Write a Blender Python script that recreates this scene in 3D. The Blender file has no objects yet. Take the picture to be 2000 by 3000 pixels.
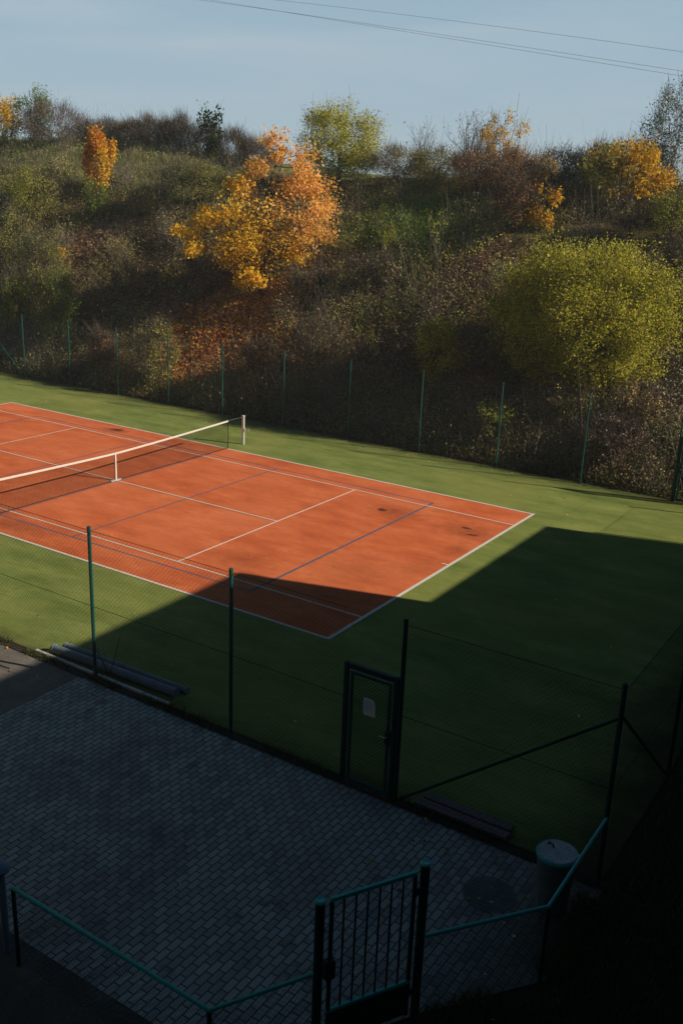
import bpy, math, random
import numpy as np
from mathutils import Vector, Matrix
S=bpy.context.scene
COL=S.collection
random.seed(4)
RNG=np.random.default_rng(11)

# ------------------------------------------------------------------ helpers
def tag(o,label=None,cat=None,group=None,kind=None):
    if label:o['label']=label
    if cat:o['category']=cat
    if group:o['group']=group
    if kind:o['kind']=kind
    return o
def empty(name,loc=(0,0,0)):
    o=bpy.data.objects.new(name,None);COL.objects.link(o);o.location=loc;o.empty_display_size=.2
    return o
class MB:
    """collects verts/faces in world space"""
    def __init__(s): s.v=[];s.f=[];s.sm=False
    def add(s,vs,fs):
        b=len(s.v);s.v+=[tuple(p) for p in vs];s.f+=[tuple(i+b for i in f) for f in fs]
    def box(s,x0,x1,y0,y1,z0,z1,M=None):
        vs=[Vector(p) for p in ((x0,y0,z0),(x1,y0,z0),(x1,y1,z0),(x0,y1,z0),(x0,y0,z1),(x1,y0,z1),(x1,y1,z1),(x0,y1,z1))]
        if M is not None: vs=[M@p for p in vs]
        s.add(vs,[(0,3,2,1),(4,5,6,7),(0,1,5,4),(1,2,6,5),(2,3,7,6),(3,0,4,7)])
    def bevbox(s,x0,x1,y0,y1,z0,z1,b=.01,M=None):
        # box with chamfered vertical and top edges
        pts=[]
        def ring(z,i):
            return [(x0+i+b,y0+i,z),(x1-i-b,y0+i,z),(x1-i,y0+i+b,z),(x1-i,y1-i-b,z),(x1-i-b,y1-i,z),(x0+i+b,y1-i,z),(x0+i,y1-i-b,z),(x0+i,y0+i+b,z)]
        vs=ring(z0,0)+ring(z1-b,0)+ring(z1,b)
        vs=[Vector(p) for p in vs]
        if M is not None: vs=[M@p for p in vs]
        fs=[tuple(range(7,-1,-1)),tuple(range(16,24))]
        for r in (0,8):
            for k in range(8): fs.append((r+k,r+(k+1)%8,r+8+(k+1)%8,r+8+k))
        s.add(vs,fs)
    def tube(s,pts,rad,n=8,cap=True):
        pts=[Vector(p) for p in pts]
        if not hasattr(rad,'__len__'): rad=[rad]*len(pts)
        b=len(s.v);vs=[]
        up=None
        for i,p in enumerate(pts):
            d=(pts[min(i+1,len(pts)-1)]-pts[max(i-1,0)])
            if d.length<1e-9:d=Vector((0,0,1))
            d.normalize()
            if up is None:
                up=Vector((0,0,1)) if abs(d.z)<.9 else Vector((1,0,0))
            a=d.cross(up).normalized();c=a.cross(d).normalized();up=c
            for k in range(n):
                t=2*math.pi*(k+.5)/n
                vs.append(p+(a*math.cos(t)+c*math.sin(t))*rad[i])
        fs=[]
        for i in range(len(pts)-1):
            for k in range(n): fs.append((i*n+k,i*n+(k+1)%n,(i+1)*n+(k+1)%n,(i+1)*n+k))
        if cap:
            fs.append(tuple(range(n-1,-1,-1)));fs.append(tuple(range((len(pts)-1)*n,len(pts)*n)))
        s.add(vs,fs)
    def disc(s,c,r,z,n=32):
        s.add([(c[0]+r*math.cos(2*math.pi*k/n),c[1]+r*math.sin(2*math.pi*k/n),z) for k in range(n)],[tuple(range(n))])
    def lathe(s,c,prof,n=32):
        b=[];fs=[];m=len(prof)
        for r,z in prof:
            for k in range(n):
                t=2*math.pi*k/n;b.append((c[0]+r*math.cos(t),c[1]+r*math.sin(t),c[2]+z))
        for i in range(m-1):
            for k in range(n): fs.append((i*n+k,i*n+(k+1)%n,(i+1)*n+(k+1)%n,(i+1)*n+k))
        if prof[0][0]>1e-4: fs.append(tuple(range(n-1,-1,-1)))
        if prof[-1][0]>1e-4: fs.append(tuple(range((m-1)*n,m*n)))
        s.add(b,fs)
    def poly(s,pts,z): s.add([(p[0],p[1],z) for p in pts],[tuple(range(len(pts)))])
    def build(s,name,mat,parent=None,smooth=False):
        me=bpy.data.meshes.new(name);me.from_pydata(s.v,[],s.f);me.update()
        if smooth:
            me.polygons.foreach_set('use_smooth',[True]*len(me.polygons))
            try: me.set_sharp_from_angle(angle=math.radians(40))
            except Exception: pass
        me.materials.append(mat)
        o=bpy.data.objects.new(name,me);COL.objects.link(o)
        if parent is not None:
            o.parent=parent
            q=parent
            loc=Vector((0,0,0))
            while q is not None: loc=loc+Vector(q.location);q=q.parent
            me.transform(Matrix.Translation(-loc))
        return o

def quads(name,V,C,mat,parent=None,off=(0,0,0)):
    """V: N x 4 x 3 array of quads, C: N x 3 colours"""
    n=len(V);V=V-np.array(off)
    me=bpy.data.meshes.new(name)
    me.vertices.add(n*4);me.vertices.foreach_set('co',V.astype(np.float32).ravel())
    me.loops.add(n*4);me.loops.foreach_set('vertex_index',np.arange(n*4,dtype=np.int32))
    me.polygons.add(n);me.polygons.foreach_set('loop_start',np.arange(0,n*4,4,dtype=np.int32))
    try: me.polygons.foreach_set('loop_total',np.full(n,4,dtype=np.int32))
    except Exception: pass
    me.update(calc_edges=True)
    if C is not None:
        a=me.attributes.new('Col','FLOAT_COLOR','POINT')
        cc=np.ones((n,4,4),np.float32);cc[:,:,:3]=C[:,None,:]
        a.data.foreach_set('color',cc.ravel())
    me.materials.append(mat)
    o=bpy.data.objects.new(name,me);COL.objects.link(o)
    if parent is not None:o.parent=parent
    return o

# ------------------------------------------------------------------ materials
def newmat(name):
    m=bpy.data.materials.new(name);m.use_nodes=True
    nt=m.node_tree;b=nt.nodes['Principled BSDF'];return m,nt,b
def ramp(nt,fac,stops):
    r=nt.nodes.new('ShaderNodeValToRGB');e=r.color_ramp.elements
    while len(e)<len(stops): e.new(.5)
    for i,(p,c) in enumerate(stops): e[i].position=p;e[i].color=(*c,1)
    nt.links.new(fac,r.inputs[0]);return r.outputs[0]
def noise(nt,vec,scale,detail=4,rough=.6,stretch=None,dist=0):
    n=nt.nodes.new('ShaderNodeTexNoise');n.inputs['Scale'].default_value=scale;n.inputs['Detail'].default_value=detail
    n.inputs['Roughness'].default_value=rough;n.inputs['Distortion'].default_value=dist
    if stretch:
        mp=nt.nodes.new('ShaderNodeMapping');mp.inputs['Scale'].default_value=stretch
        nt.links.new(vec,mp.inputs[0]);vec=mp.outputs[0]
    nt.links.new(vec,n.inputs['Vector']);return n.outputs['Fac']
def coords(nt):
    g=nt.nodes.new('ShaderNodeNewGeometry');return g.outputs['Position']
def mix(nt,a,b,f,mode='MIX'):
    m=nt.nodes.new('ShaderNodeMix');m.data_type='RGBA';m.blend_type=mode
    for sock,v in ((6,a),(7,b),(0,f)):
        if hasattr(v,'is_output') or isinstance(v,bpy.types.NodeSocket): nt.links.new(v,m.inputs[sock])
        else: m.inputs[sock].default_value=(v if sock==0 else (*v,1))
    return m.outputs[2]
def math_(nt,op,a,b=None,c=None):
    m=nt.nodes.new('ShaderNodeMath');m.operation=op
    for i,v in enumerate((a,b,c)):
        if v is None: continue
        if isinstance(v,bpy.types.NodeSocket): nt.links.new(v,m.inputs[i])
        else: m.inputs[i].default_value=v
    return m.outputs[0]
def bump(nt,b,h,strength=.3,dist=.01):
    n=nt.nodes.new('ShaderNodeBump');n.inputs['Strength'].default_value=strength;n.inputs['Distance'].default_value=dist
    nt.links.new(h,n.inputs['Height']);nt.links.new(n.outputs[0],b.inputs['Normal'])

def simple(name,col,rough=.6,metal=0,var=.12,scale=6,spec=.3,obj=False):
    m,nt,b=newmat(name);p=coords(nt)
    f=noise(nt,p,scale,5,.65)
    c=ramp(nt,f,[(.25,tuple(x*(1-var) for x in col)),(.75,tuple(min(1,x*(1+var)) for x in col))])
    nt.links.new(c,b.inputs['Base Color']);b.inputs['Roughness'].default_value=rough;b.inputs['Metallic'].default_value=metal
    b.inputs['Specular IOR Level'].default_value=spec
    return m

def spots(nt,p,lst):
    """soft-edged worn patches: list of (x,y,rx,ry,amount)"""
    out=None
    d=noise(nt,p,3.5,5,.7)
    for x,y,rx,ry,am in lst:
        mp=nt.nodes.new('ShaderNodeMapping');mp.inputs['Location'].default_value=(-x/rx,-y/ry,0);mp.inputs['Scale'].default_value=(1/rx,1/ry,0)
        nt.links.new(p,mp.inputs[0])
        l=nt.nodes.new('ShaderNodeVectorMath');l.operation='LENGTH';nt.links.new(mp.outputs[0],l.inputs[0])
        v=math_(nt,'SUBTRACT',1.25,math_(nt,'ADD',l.outputs['Value'],math_(nt,'MULTIPLY',math_(nt,'SUBTRACT',d,.5),2.6)))
        v=nt_clamp(nt,math_(nt,'MULTIPLY',v,am))
        out=v if out is None else math_(nt,'MAXIMUM',out,v)
    return out
def nt_clamp(nt,v):
    c=nt.nodes.new('ShaderNodeClamp');nt.links.new(v,c.inputs[0]);return c.outputs[0]

def m_court():
    m,nt,b=newmat('court_red');p=coords(nt)
    f=noise(nt,p,1.1,6,.65,(.55,1.3,1));f2=noise(nt,p,9,5,.7,(.5,1.4,1));f3=noise(nt,p,.28,3,.5);f4=noise(nt,p,90,2,.5)
    c=ramp(nt,f,[(.22,COURT_D),(.50,COURT_M),(.78,COURT_L)])
    c=mix(nt,c,(.44,.085,.040),ramp(nt,f2,[(.50,(0,0,0)),(.78,(.55,.55,.55))]))
    c=mix(nt,c,COURT_L,ramp(nt,f3,[(.45,(0,0,0)),(.75,(.45,.45,.45))]))
    c=mix(nt,c,(.30,.06,.03),ramp(nt,noise(nt,p,3.1,5,.7,(.7,1.2,1)),[(.60,(0,0,0)),(.80,(.5,.5,.5))]))
    c=mix(nt,c,(.26,.16,.12),ramp(nt,f4,[(.62,(0,0,0)),(.8,(.35,.35,.35))]))
    c=mix(nt,c,(.22,.05,.03),ramp(nt,noise(nt,p,5.5,6,.8,(.45,1.5,1)),[(.60,(0,0,0)),(.74,(.55,.55,.55))]))
    sp=spots(nt,p,SPOTS)
    c=mix(nt,c,(.10,.035,.02),sp)
    nt.links.new(c,b.inputs['Base Color']);b.inputs['Roughness'].default_value=.95;b.inputs['Specular IOR Level'].default_value=.1
    bump(nt,b,f4,.35,.004);return m
def m_turf():
    m,nt,b=newmat('turf_green');p=coords(nt)
    f=noise(nt,p,.9,6,.65,(.6,1.4,1));f2=noise(nt,p,6,5,.7,(.4,1.5,1));f3=noise(nt,p,.22,3,.5);f4=noise(nt,p,38,4,.7)
    c=ramp(nt,f,[(.28,(.112,.172,.044)),(.5,(.184,.252,.070)),(.74,(.285,.340,.108))])
    c=mix(nt,c,(.085,.125,.03),ramp(nt,f2,[(.5,(0,0,0)),(.76,(.6,.6,.6))]))
    c=mix(nt,c,(.27,.29,.085),ramp(nt,f3,[(.45,(0,0,0)),(.72,(.5,.5,.5))]))
    # edges of the pitch hold more moss and dirt
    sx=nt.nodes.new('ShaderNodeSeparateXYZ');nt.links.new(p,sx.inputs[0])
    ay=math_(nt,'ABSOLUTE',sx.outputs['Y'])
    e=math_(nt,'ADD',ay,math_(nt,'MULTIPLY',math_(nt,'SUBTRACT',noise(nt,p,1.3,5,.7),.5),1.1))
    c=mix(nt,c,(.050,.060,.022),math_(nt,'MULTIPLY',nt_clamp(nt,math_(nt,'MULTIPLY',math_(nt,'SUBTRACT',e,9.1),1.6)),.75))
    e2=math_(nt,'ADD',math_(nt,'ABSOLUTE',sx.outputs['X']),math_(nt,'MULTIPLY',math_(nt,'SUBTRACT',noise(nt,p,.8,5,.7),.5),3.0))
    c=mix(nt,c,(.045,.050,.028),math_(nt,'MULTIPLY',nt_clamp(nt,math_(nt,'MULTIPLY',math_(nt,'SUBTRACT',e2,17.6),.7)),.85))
    c=mix(nt,c,(.32,.26,.16),ramp(nt,f4,[(.66,(0,0,0)),(.82,(.45,.45,.45))]))
    # glued roll seams every 4 m
    fr=math_(nt,'ABSOLUTE',math_(nt,'SUBTRACT',math_(nt,'FRACT',math_(nt,'MULTIPLY',math_(nt,'ADD',sx.outputs['X'],101.3),.25)),.5))
    c=mix(nt,c,(.070,.095,.032),math_(nt,'MULTIPLY',math_(nt,'LESS_THAN',fr,.0035),.16))
    c=mix(nt,c,(.29,.28,.10),ramp(nt,noise(nt,p,2.4,6,.75,(.35,1.6,1)),[(.56,(0,0,0)),(.74,(.5,.5,.5))]))
    nt.links.new(c,b.inputs['Base Color']);b.inputs['Roughness'].default_value=.95;b.inputs['Specular IOR Level'].default_value=.12
    bump(nt,b,f4,.6,.012);return m
def m_line(name,col):
    m,nt,b=newmat(name);p=coords(nt);f=noise(nt,p,14,5,.75);g=noise(nt,p,1.7,4,.6)
    c=mix(nt,col,tuple(x*.45+.08 for x in col),ramp(nt,f,[(.50,(0,0,0)),(.74,(.8,.8,.8))]))
    c=mix(nt,c,tuple(x*.7+.03 for x in col),ramp(nt,g,[(.48,(0,0,0)),(.7,(.5,.5,.5))]))
    nt.links.new(c,b.inputs['Base Color']);b.inputs['Roughness'].default_value=.9;return m
def m_paver():
    m,nt,b=newmat('paver_bricks');p=coords(nt)
    mp=nt.nodes.new('ShaderNodeMapping');mp.inputs['Rotation'].default_value=(0,0,math.pi/2)
    wob=noise(nt,p,.8,3,.5)
    v=nt.nodes.new('ShaderNodeVectorMath');v.operation='SCALE';nt.links.new(p,v.inputs[0]);v.inputs['Scale'].default_value=1
    nt.links.new(p,mp.inputs[0])
    br=nt.nodes.new('ShaderNodeTexBrick');nt.links.new(mp.outputs[0],br.inputs['Vector'])
    br.offset=.5;br.inputs['Scale'].default_value=1;br.inputs['Brick Width'].default_value=.215;br.inputs['Row Height'].default_value=.108
    br.inputs['Mortar Size'].default_value=.010;br.inputs['Mortar Smooth'].default_value=.3;br.inputs['Bias'].default_value=-.1
    br.inputs['Color1'].default_value=(.35,.43,.42,1);br.inputs['Color2'].default_value=(.185,.235,.235,1);br.inputs['Mortar'].default_value=(.025,.026,.022,1)
    f=noise(nt,p,.55,5,.6);f2=noise(nt,p,30,4,.7)
    c=mix(nt,br.outputs['Color'],(.5,.5,.5),ramp(nt,f2,[(.3,(0,0,0)),(.8,(.35,.35,.35))]),'MULTIPLY')
    c=mix(nt,c,(.075,.085,.050),ramp(nt,f,[(.50,(0,0,0)),(.75,(.75,.75,.75))]))
    c=mix(nt,c,(.38,.47,.48),ramp(nt,noise(nt,p,.35,3,.5,None),[(.5,(0,0,0)),(.72,(.35,.35,.35))]))
    c=mix(nt,c,(.045,.060,.035),ramp(nt,noise(nt,p,2.2,6,.75),[(.55,(0,0,0)),(.72,(.8,.8,.8))]))
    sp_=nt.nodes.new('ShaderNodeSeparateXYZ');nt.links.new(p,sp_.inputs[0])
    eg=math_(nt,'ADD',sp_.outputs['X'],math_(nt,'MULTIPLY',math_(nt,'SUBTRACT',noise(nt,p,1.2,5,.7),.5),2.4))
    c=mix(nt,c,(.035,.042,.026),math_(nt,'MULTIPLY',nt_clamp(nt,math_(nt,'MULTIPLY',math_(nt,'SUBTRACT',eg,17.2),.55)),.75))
    c=mix(nt,(.050,.060,.056),c,math_(nt,'SUBTRACT',1,br.outputs['Fac']))
    nt.links.new(c,b.inputs['Base Color'])
    b.inputs['Roughness'].default_value=.5;b.inputs['Specular IOR Level'].default_value=.45
    h=math_(nt,'SUBTRACT',math_(nt,'MULTIPLY',f2,.25),br.outputs['Fac'])
    bump(nt,b,h,.8,.012);return m
def m_rough(name,stops,scale=1.2,fine=40,rough=.95,bs=.5,bd=.01,stretch=None):
    m,nt,b=newmat(name);p=coords(nt)
    f=noise(nt,p,scale,7,.68,stretch);g=noise(nt,p,fine,4,.7)
    c=ramp(nt,f,stops);c=mix(nt,c,(.35,.35,.35),ramp(nt,g,[(.35,(.6,.6,.6)),(.65,(0,0,0))]),'MULTIPLY')
    nt.links.new(c,b.inputs['Base Color']);b.inputs['Roughness'].default_value=rough;b.inputs['Specular IOR Level'].default_value=.2
    bump(nt,b,g,bs,bd);return m
def m_hill():
    m,nt,b=newmat('hill_soil');p=coords(nt)
    a=nt.nodes.new('ShaderNodeAttribute');a.attribute_name='Col'
    f=noise(nt,p,2.1,7,.72);g=noise(nt,p,14,5,.75)
    c=mix(nt,a.outputs['Color'],(.30,.30,.30),ramp(nt,f,[(.35,(.8,.8,.8)),(.62,(0,0,0))]),'MULTIPLY')
    c=mix(nt,c,(.19,.135,.09),ramp(nt,g,[(.56,(0,0,0)),(.72,(.7,.7,.7))]))
    nt.links.new(c,b.inputs['Base Color']);b.inputs['Roughness'].default_value=1;b.inputs['Specular IOR Level'].default_value=.05
    bump(nt,b,g,1,.12);return m
def m_leaf(name,tr=.4):
    m=bpy.data.materials.new(name);m.use_nodes=True;nt=m.node_tree;nt.nodes.clear()
    o=nt.nodes.new('ShaderNodeOutputMaterial');a=nt.nodes.new('ShaderNodeAttribute');a.attribute_name='Col'
    d=nt.nodes.new('ShaderNodeBsdfDiffuse');t=nt.nodes.new('ShaderNodeBsdfTranslucent');x=nt.nodes.new('ShaderNodeMixShader');x.inputs[0].default_value=tr
    nt.links.new(a.outputs['Color'],d.inputs[0]);nt.links.new(a.outputs['Color'],t.inputs[0])
    nt.links.new(d.outputs[0],x.inputs[1]);nt.links.new(t.outputs[0],x.inputs[2]);nt.links.new(x.outputs[0],o.inputs[0]);return m

COURT_D=(.42,.090,.036);COURT_M=(.61,.158,.060);COURT_L=(.76,.250,.115)
SPOTS=[(8.15,2.9,.20,.14,1.3),(8.6,3.0,.9,.5,.38),(10.9,3.0,.18,.11,1.1),(11.3,2.55,.22,.12,1.1),(11.1,2.8,1.0,.7,.35),(10.2,-2.0,1.3,1.6,.16),(7.6,-3.1,1.2,.7,.2),(-5.0,4.9,.5,.25,.9),(11.35,-.6,.5,1.0,.20),(11.5,1.2,.3,.8,.25),(1.0,-4.9,1.6,.5,.3)]
M={}
M['court']=m_court();M['turf']=m_turf();M['white_line']=m_line('white_paint',(.72,.72,.70));M['blue_line']=m_line('blue_paint',(.06,.11,.21))
M['paver']=m_paver()
M['concrete']=m_rough('old_concrete',[(.3,(.17,.165,.155)),(.55,(.25,.245,.235)),(.75,(.36,.355,.34))],1.6,35)
M['slab']=m_rough('dark_slab',[(.3,(.075,.08,.078)),(.55,(.11,.115,.11)),(.80,(.20,.21,.20))],1.3,30)
M['kerb']=m_rough('mossy_kerb',[(.3,(.03,.032,.024)),(.55,(.06,.055,.042)),(.8,(.14,.12,.10))],3,30)
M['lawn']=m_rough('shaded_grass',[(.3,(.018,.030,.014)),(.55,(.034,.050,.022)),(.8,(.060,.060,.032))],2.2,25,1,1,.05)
M['dirt']=m_rough('bare_dirt',[(.3,(.050,.048,.030)),(.55,(.085,.075,.050)),(.8,(.13,.115,.07))],2.5,25,1,1,.04)
M['hill']=m_hill()
M['green']=simple('green_coated_steel',(.007,.080,.074),.45,0,.2,20,.4)
M['rail']=simple('teal_paint',(.015,.50,.46),.40,0,.15,9,.5)
M['dkgreen']=simple('dark_green_paint_and_shade',(.006,.045,.038),.5,0,.2,12,.3)  # gate paint; on the right fences it imitates shade on the posts
M['wire']=simple('green_wire',(.004,.020,.017),.7,0,.1,5,.1)
M['wiregrey']=simple('dull_wire',(.030,.055,.050),.5,0,.1,5,.3)
M['net']=simple('black_netting',(.010,.012,.012),.8,0,.1,5,.2)
M['tape']=simple('white_tape',(.60,.61,.60),.8,0,.08,12,.2)
M['steel']=simple('galvanised_steel',(.58,.61,.64),.38,.35,.12,14,.5)
M['whitemetal']=simple('white_metal',(.62,.64,.66),.5,.1,.2,10,.5)
M['pipe']=simple('blue_grey_pipe',(.15,.23,.29),.5,0,.3,5,.4)
M['wood']=m_rough('weathered_wood',[(.3,(.16,.14,.14)),(.55,(.25,.22,.22)),(.8,(.36,.32,.32))],3,22,.9,.6,.006,(.3,5,1))
M['paper']=simple('paper',(.90,.91,.92),.8,0,.05,12,.2)
M['ink']=simple('faded_ink',(.55,.57,.6),.9,0,.1,5,.1)
M['binlid']=m_rough('bin_lid',[(.3,(.42,.50,.56)),(.55,(.56,.65,.72)),(.8,(.70,.78,.84))],7,30,.6,.2,.002)
M['binbody']=simple('bin_body',(.12,.17,.18),.5,.1,.25,9,.4)
M['cast']=m_rough('cast_iron',[(.3,(.11,.14,.135)),(.8,(.19,.23,.23))],4,40,.7,.6,.004)
M['bark']=m_rough('bark',[(.3,(.030,.024,.020)),(.8,(.085,.070,.058))],6,30,1,.8,.01)
M['barkpale']=m_rough('pale_bark',[(.3,(.13,.12,.11)),(.8,(.30,.28,.26))],6,30,1,.6,.01)
M['barkgrey']=m_rough('grey_twigs',[(.3,(.060,.055,.056)),(.8,(.13,.115,.115))],6,30,1,.6,.01)
M['leaf']=m_leaf('leaf',.42);M['leafd']=m_leaf('dull_leaf',.25)
M['stucco']=m_rough('render_wall',[(.3,(.045,.052,.060)),(.7,(.060,.070,.078))],1.5,50,.95,.3,.005)
M['roof']=m_rough('roof_sheet',[(.3,(.05,.045,.045)),(.7,(.08,.075,.07))],2,30,.7,.3,.005)
M['glass']=simple('dark_glass',(.02,.025,.03),.08,0,.1,1,.5)
M['frame']=simple('window_frame',(.6,.6,.58),.5,0,.05,4,.4)
M['cable']=simple('cable',(.22,.25,.29),.6,0,.05,4,.2)
M['pillar']=simple('pillar_blue_grey',(.16,.25,.33),.7,0,.12,10,.3)

# ------------------------------------------------------------------ terrain
CX=[-60,-34,-25,-21,-16,-11,-5,2,8,16,40];CZ=[11.6,11.6,11.6,11.2,9.9,9.4,9.7,10.1,9.9,9.9,9.9];YC=[25,25,25,25,24.5,24.5,25,26,26,26,26]
def vn(x,y,s,seed):
    x=np.asarray(x,float)/s;y=np.asarray(y,float)/s
    xi=np.floor(x);yi=np.floor(y);fx=x-xi;fy=y-yi;fx=fx*fx*(3-2*fx);fy=fy*fy*(3-2*fy)
    def h(a,b):
        v=np.sin(a*127.1+b*311.7+seed*74.7)*43758.5453;return v-np.floor(v)
    return (h(xi,yi)*(1-fx)+h(xi+1,yi)*fx)*(1-fy)+(h(xi,yi+1)*(1-fx)+h(xi+1,yi+1)*fx)*fy
def terr(x,y):
    x=np.asarray(x,float);y=np.asarray(y,float)
    zc=np.interp(x,CX,CZ);yc=np.interp(x,CX,YC)
    t=np.clip((y-10.4)/(yc-10.4),0,1)
    p=0.75*t+0.25*(t*t*(3-2*t))+0.10*np.sin(t*np.pi)
    m=np.clip((y-10.4)/2,0,1)
    n=(vn(x,y,5,1)-.5)*1.5+(vn(x,y,2,2)-.5)*.6+(vn(x,y,.7,3)-.5)*.22
    back=np.clip(y-yc,0,200)
    z=zc*p+n*m*np.clip(1.15-t*.75,0.2,1)-back*.03
    return np.where(y<10.4,-.02,z)
BLOB=[ # x,y,r,colour of ground/undergrowth, amount
 ((-1.3,20.2,2.6),(.070,.120,.020),1.0),((-7.3,13.9,3.0),(.34,.12,.035),1.0),((-6.4,15.6,2.6),(.30,.11,.03),1.0),((-9.8,13.2,1.8),(.28,.10,.035),.9),
 ((8.8,14.5,1.5),(.34,.25,.17),1.0),((12.9,13.7,1.8),(.42,.31,.22),1.0),((-5.4,21.1,1.0),(.24,.16,.12),1.0),
 ((3.1,18.0,1.9),(.16,.09,.055),.9),((-18.4,17.6,1.8),(.17,.10,.07),.9),((-20,15.5,2.0),(.16,.09,.06),.7),((-3.5,17.5,2.2),(.13,.08,.055),.8)]
def regcol(x,y):
    """ground-cover colour by place"""
    n=vn(x,y,3.1,7)[:,None];k=vn(x,y,1.3,8)[:,None]
    c=np.array([.065,.050,.034])*(1-n)+np.array([.075,.072,.032])*n
    c=c*(1-.4*k)+np.array([.12,.075,.05])*.4*k
    yc=np.interp(x,CX,YC)
    g=np.clip((y-(yc-5.0))/1.5,0,1)*np.clip((-11-x)/3,0,1)
    c=c*(1-g[:,None])+np.array([.120,.120,.065])*g[:,None]
    for (bx,by,br),col,am in BLOB:
        d=np.hypot((x-bx),(y-by)*1.1)/br+(vn(x,y,.9,9)-.5)*.7
        w=(np.clip(1.25-d,0,1)*am)[:,None];w=np.clip(w*1.6,0,1)
        c=c*(1-w)+np.array(col)*w
    return c
def build_hill():
    xs=np.concatenate([np.arange(-400,-62,25),np.arange(-62,-44,3),np.arange(-44,17,.3),np.arange(17,40,2),np.arange(40,420,25)])
    ys=np.concatenate([np.arange(-300,-40,25),np.arange(-40,8,4),np.arange(10.3,28,.3),np.arange(28,60,2),np.arange(60,500,30)])
    X,Y=np.meshgrid(xs,ys,indexing='ij');Z=terr(X,Y)
    Z=np.where(Y>60,np.minimum(Z,8),Z)-.03
    n,m=X.shape;V=np.stack([X,Y,Z],-1).reshape(-1,3)
    i,j=np.meshgrid(np.arange(n-1),np.arange(m-1),indexing='ij');a=(i*m+j).ravel()
    F=np.stack([a,a+m,a+m+1,a+1],1)
    me=bpy.data.meshes.new('ground');me.vertices.add(len(V));me.vertices.foreach_set('co',V.astype(np.float32).ravel())
    me.loops.add(F.size);me.loops.foreach_set('vertex_index',F.astype(np.int32).ravel())
    me.polygons.add(len(F));me.polygons.foreach_set('loop_start',np.arange(0,F.size,4,dtype=np.int32))
    try: me.polygons.foreach_set('loop_total',np.full(len(F),4,dtype=np.int32))
    except Exception: pass
    me.update(calc_edges=True);me.polygons.foreach_set('use_smooth',[True]*len(F))
    c=np.ones((len(V),4),np.float32);c[:,:3]=np.clip(regcol(V[:,0],V[:,1])*np.array([2.0,2.25,1.8]),0,.55)
    at=me.attributes.new('Col','FLOAT_COLOR','POINT');at.data.foreach_set('color',c.ravel())
    me.materials.append(M['hill']);o=bpy.data.objects.new('hillside_ground',me);COL.objects.link(o);tag(o,kind='structure')
build_hill()

# ------------------------------------------------------------------ flat ground surfaces
def sheet(name,pts,z,mat,n=None):
    b=MB();b.poly(pts,z);o=b.build(name,mat);tag(o,kind='structure');return o
sheet('turf',[(-19.4,-9.56),(19.2,-9.56),(19.2,9.80),(-19.4,9.80)],0,M['turf'])
hx,hy=11.885,5.485
court=sheet('court_surface',[(-hx,-hy),(hx,-hy),(hx,hy),(-hx,hy)],.004,M['court'])
wl=MB();zc=[.0085]
def line(b,x0,x1,y0,y1):
    zc[0]+=.0006;b.add([(x0,y0,zc[0]),(x1,y0,zc[0]),(x1,y1,zc[0]),(x0,y1,zc[0])],[(0,1,2,3)])
w=.05
for sy in (-1,1):
    y=sy*hy;line(wl,-hx,hx,y-w/2-.012,y+w/2+.012)
    y=sy*4.115;line(wl,-hx,hx,y-w/2,y+w/2)
for sx in (-1,1):
    line(wl,sx*hx-.045,sx*hx+.045,-hy-.03,hy+.03)
    line(wl,sx*6.4-w/2,sx*6.4+w/2,-4.115,4.115)
    line(wl,min(sx*hx,sx*(hx-.22)),max(sx*hx,sx*(hx-.22)),-w/2,w/2)
line(wl,-6.4,6.4,-w/2,w/2)
o=wl.build('white_lines',M['white_line'],court)
bl=MB();zc=[.0050]
for sy in (-1,1): line(bl,-9,9,sy*4.5-w/2,sy*4.5+w/2)
for sx in (-1,1):
    line(bl,sx*9-.035,sx*9+.035,-4.5,4.5);line(bl,sx*3-w/2,sx*3+w/2,-4.5,4.5)
line(bl,-w/2+.06,w/2+.06,-4.5,4.5)
bl.build('blue_lines',M['blue_line'],court)
sheet('kerb_strip',[(-19.4,-9.76),(19.3,-9.76),(19.3,-9.56),(-19.4,-9.56)],.012,M['kerb'])
sheet('paved_yard',[(9.10,-14.90),(17.02,-14.90),(17.66,-14.02),(18.30,-12.98),(19.26,-11.72),(19.28,-9.76),(9.10,-9.76)],0,M['paver'])
sheet('concrete_apron',[(-19.4,-22),(9.10,-22),(9.10,-9.76),(-19.4,-9.76)],-.004,M['concrete'])
sheet('concrete_slab',[(9.10,-22.0),(16.0,-22.0),(17.02,-15.3),(17.02,-14.90),(9.10,-14.90)],-.006,M['slab'])
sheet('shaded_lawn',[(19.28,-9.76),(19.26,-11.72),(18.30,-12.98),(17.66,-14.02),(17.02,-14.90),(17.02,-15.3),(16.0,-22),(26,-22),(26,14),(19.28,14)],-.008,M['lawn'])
# tarmac patch seam on the apron
b=MB();b.tube([(2.0,-10.9,.002),(5.4,-10.55,.003),(6.6,-10.45,.003),(7.8,-10.35,.002)],.012,5);o=b.build('pavement_crack',M['kerb']);tag(o,kind='structure')

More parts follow.
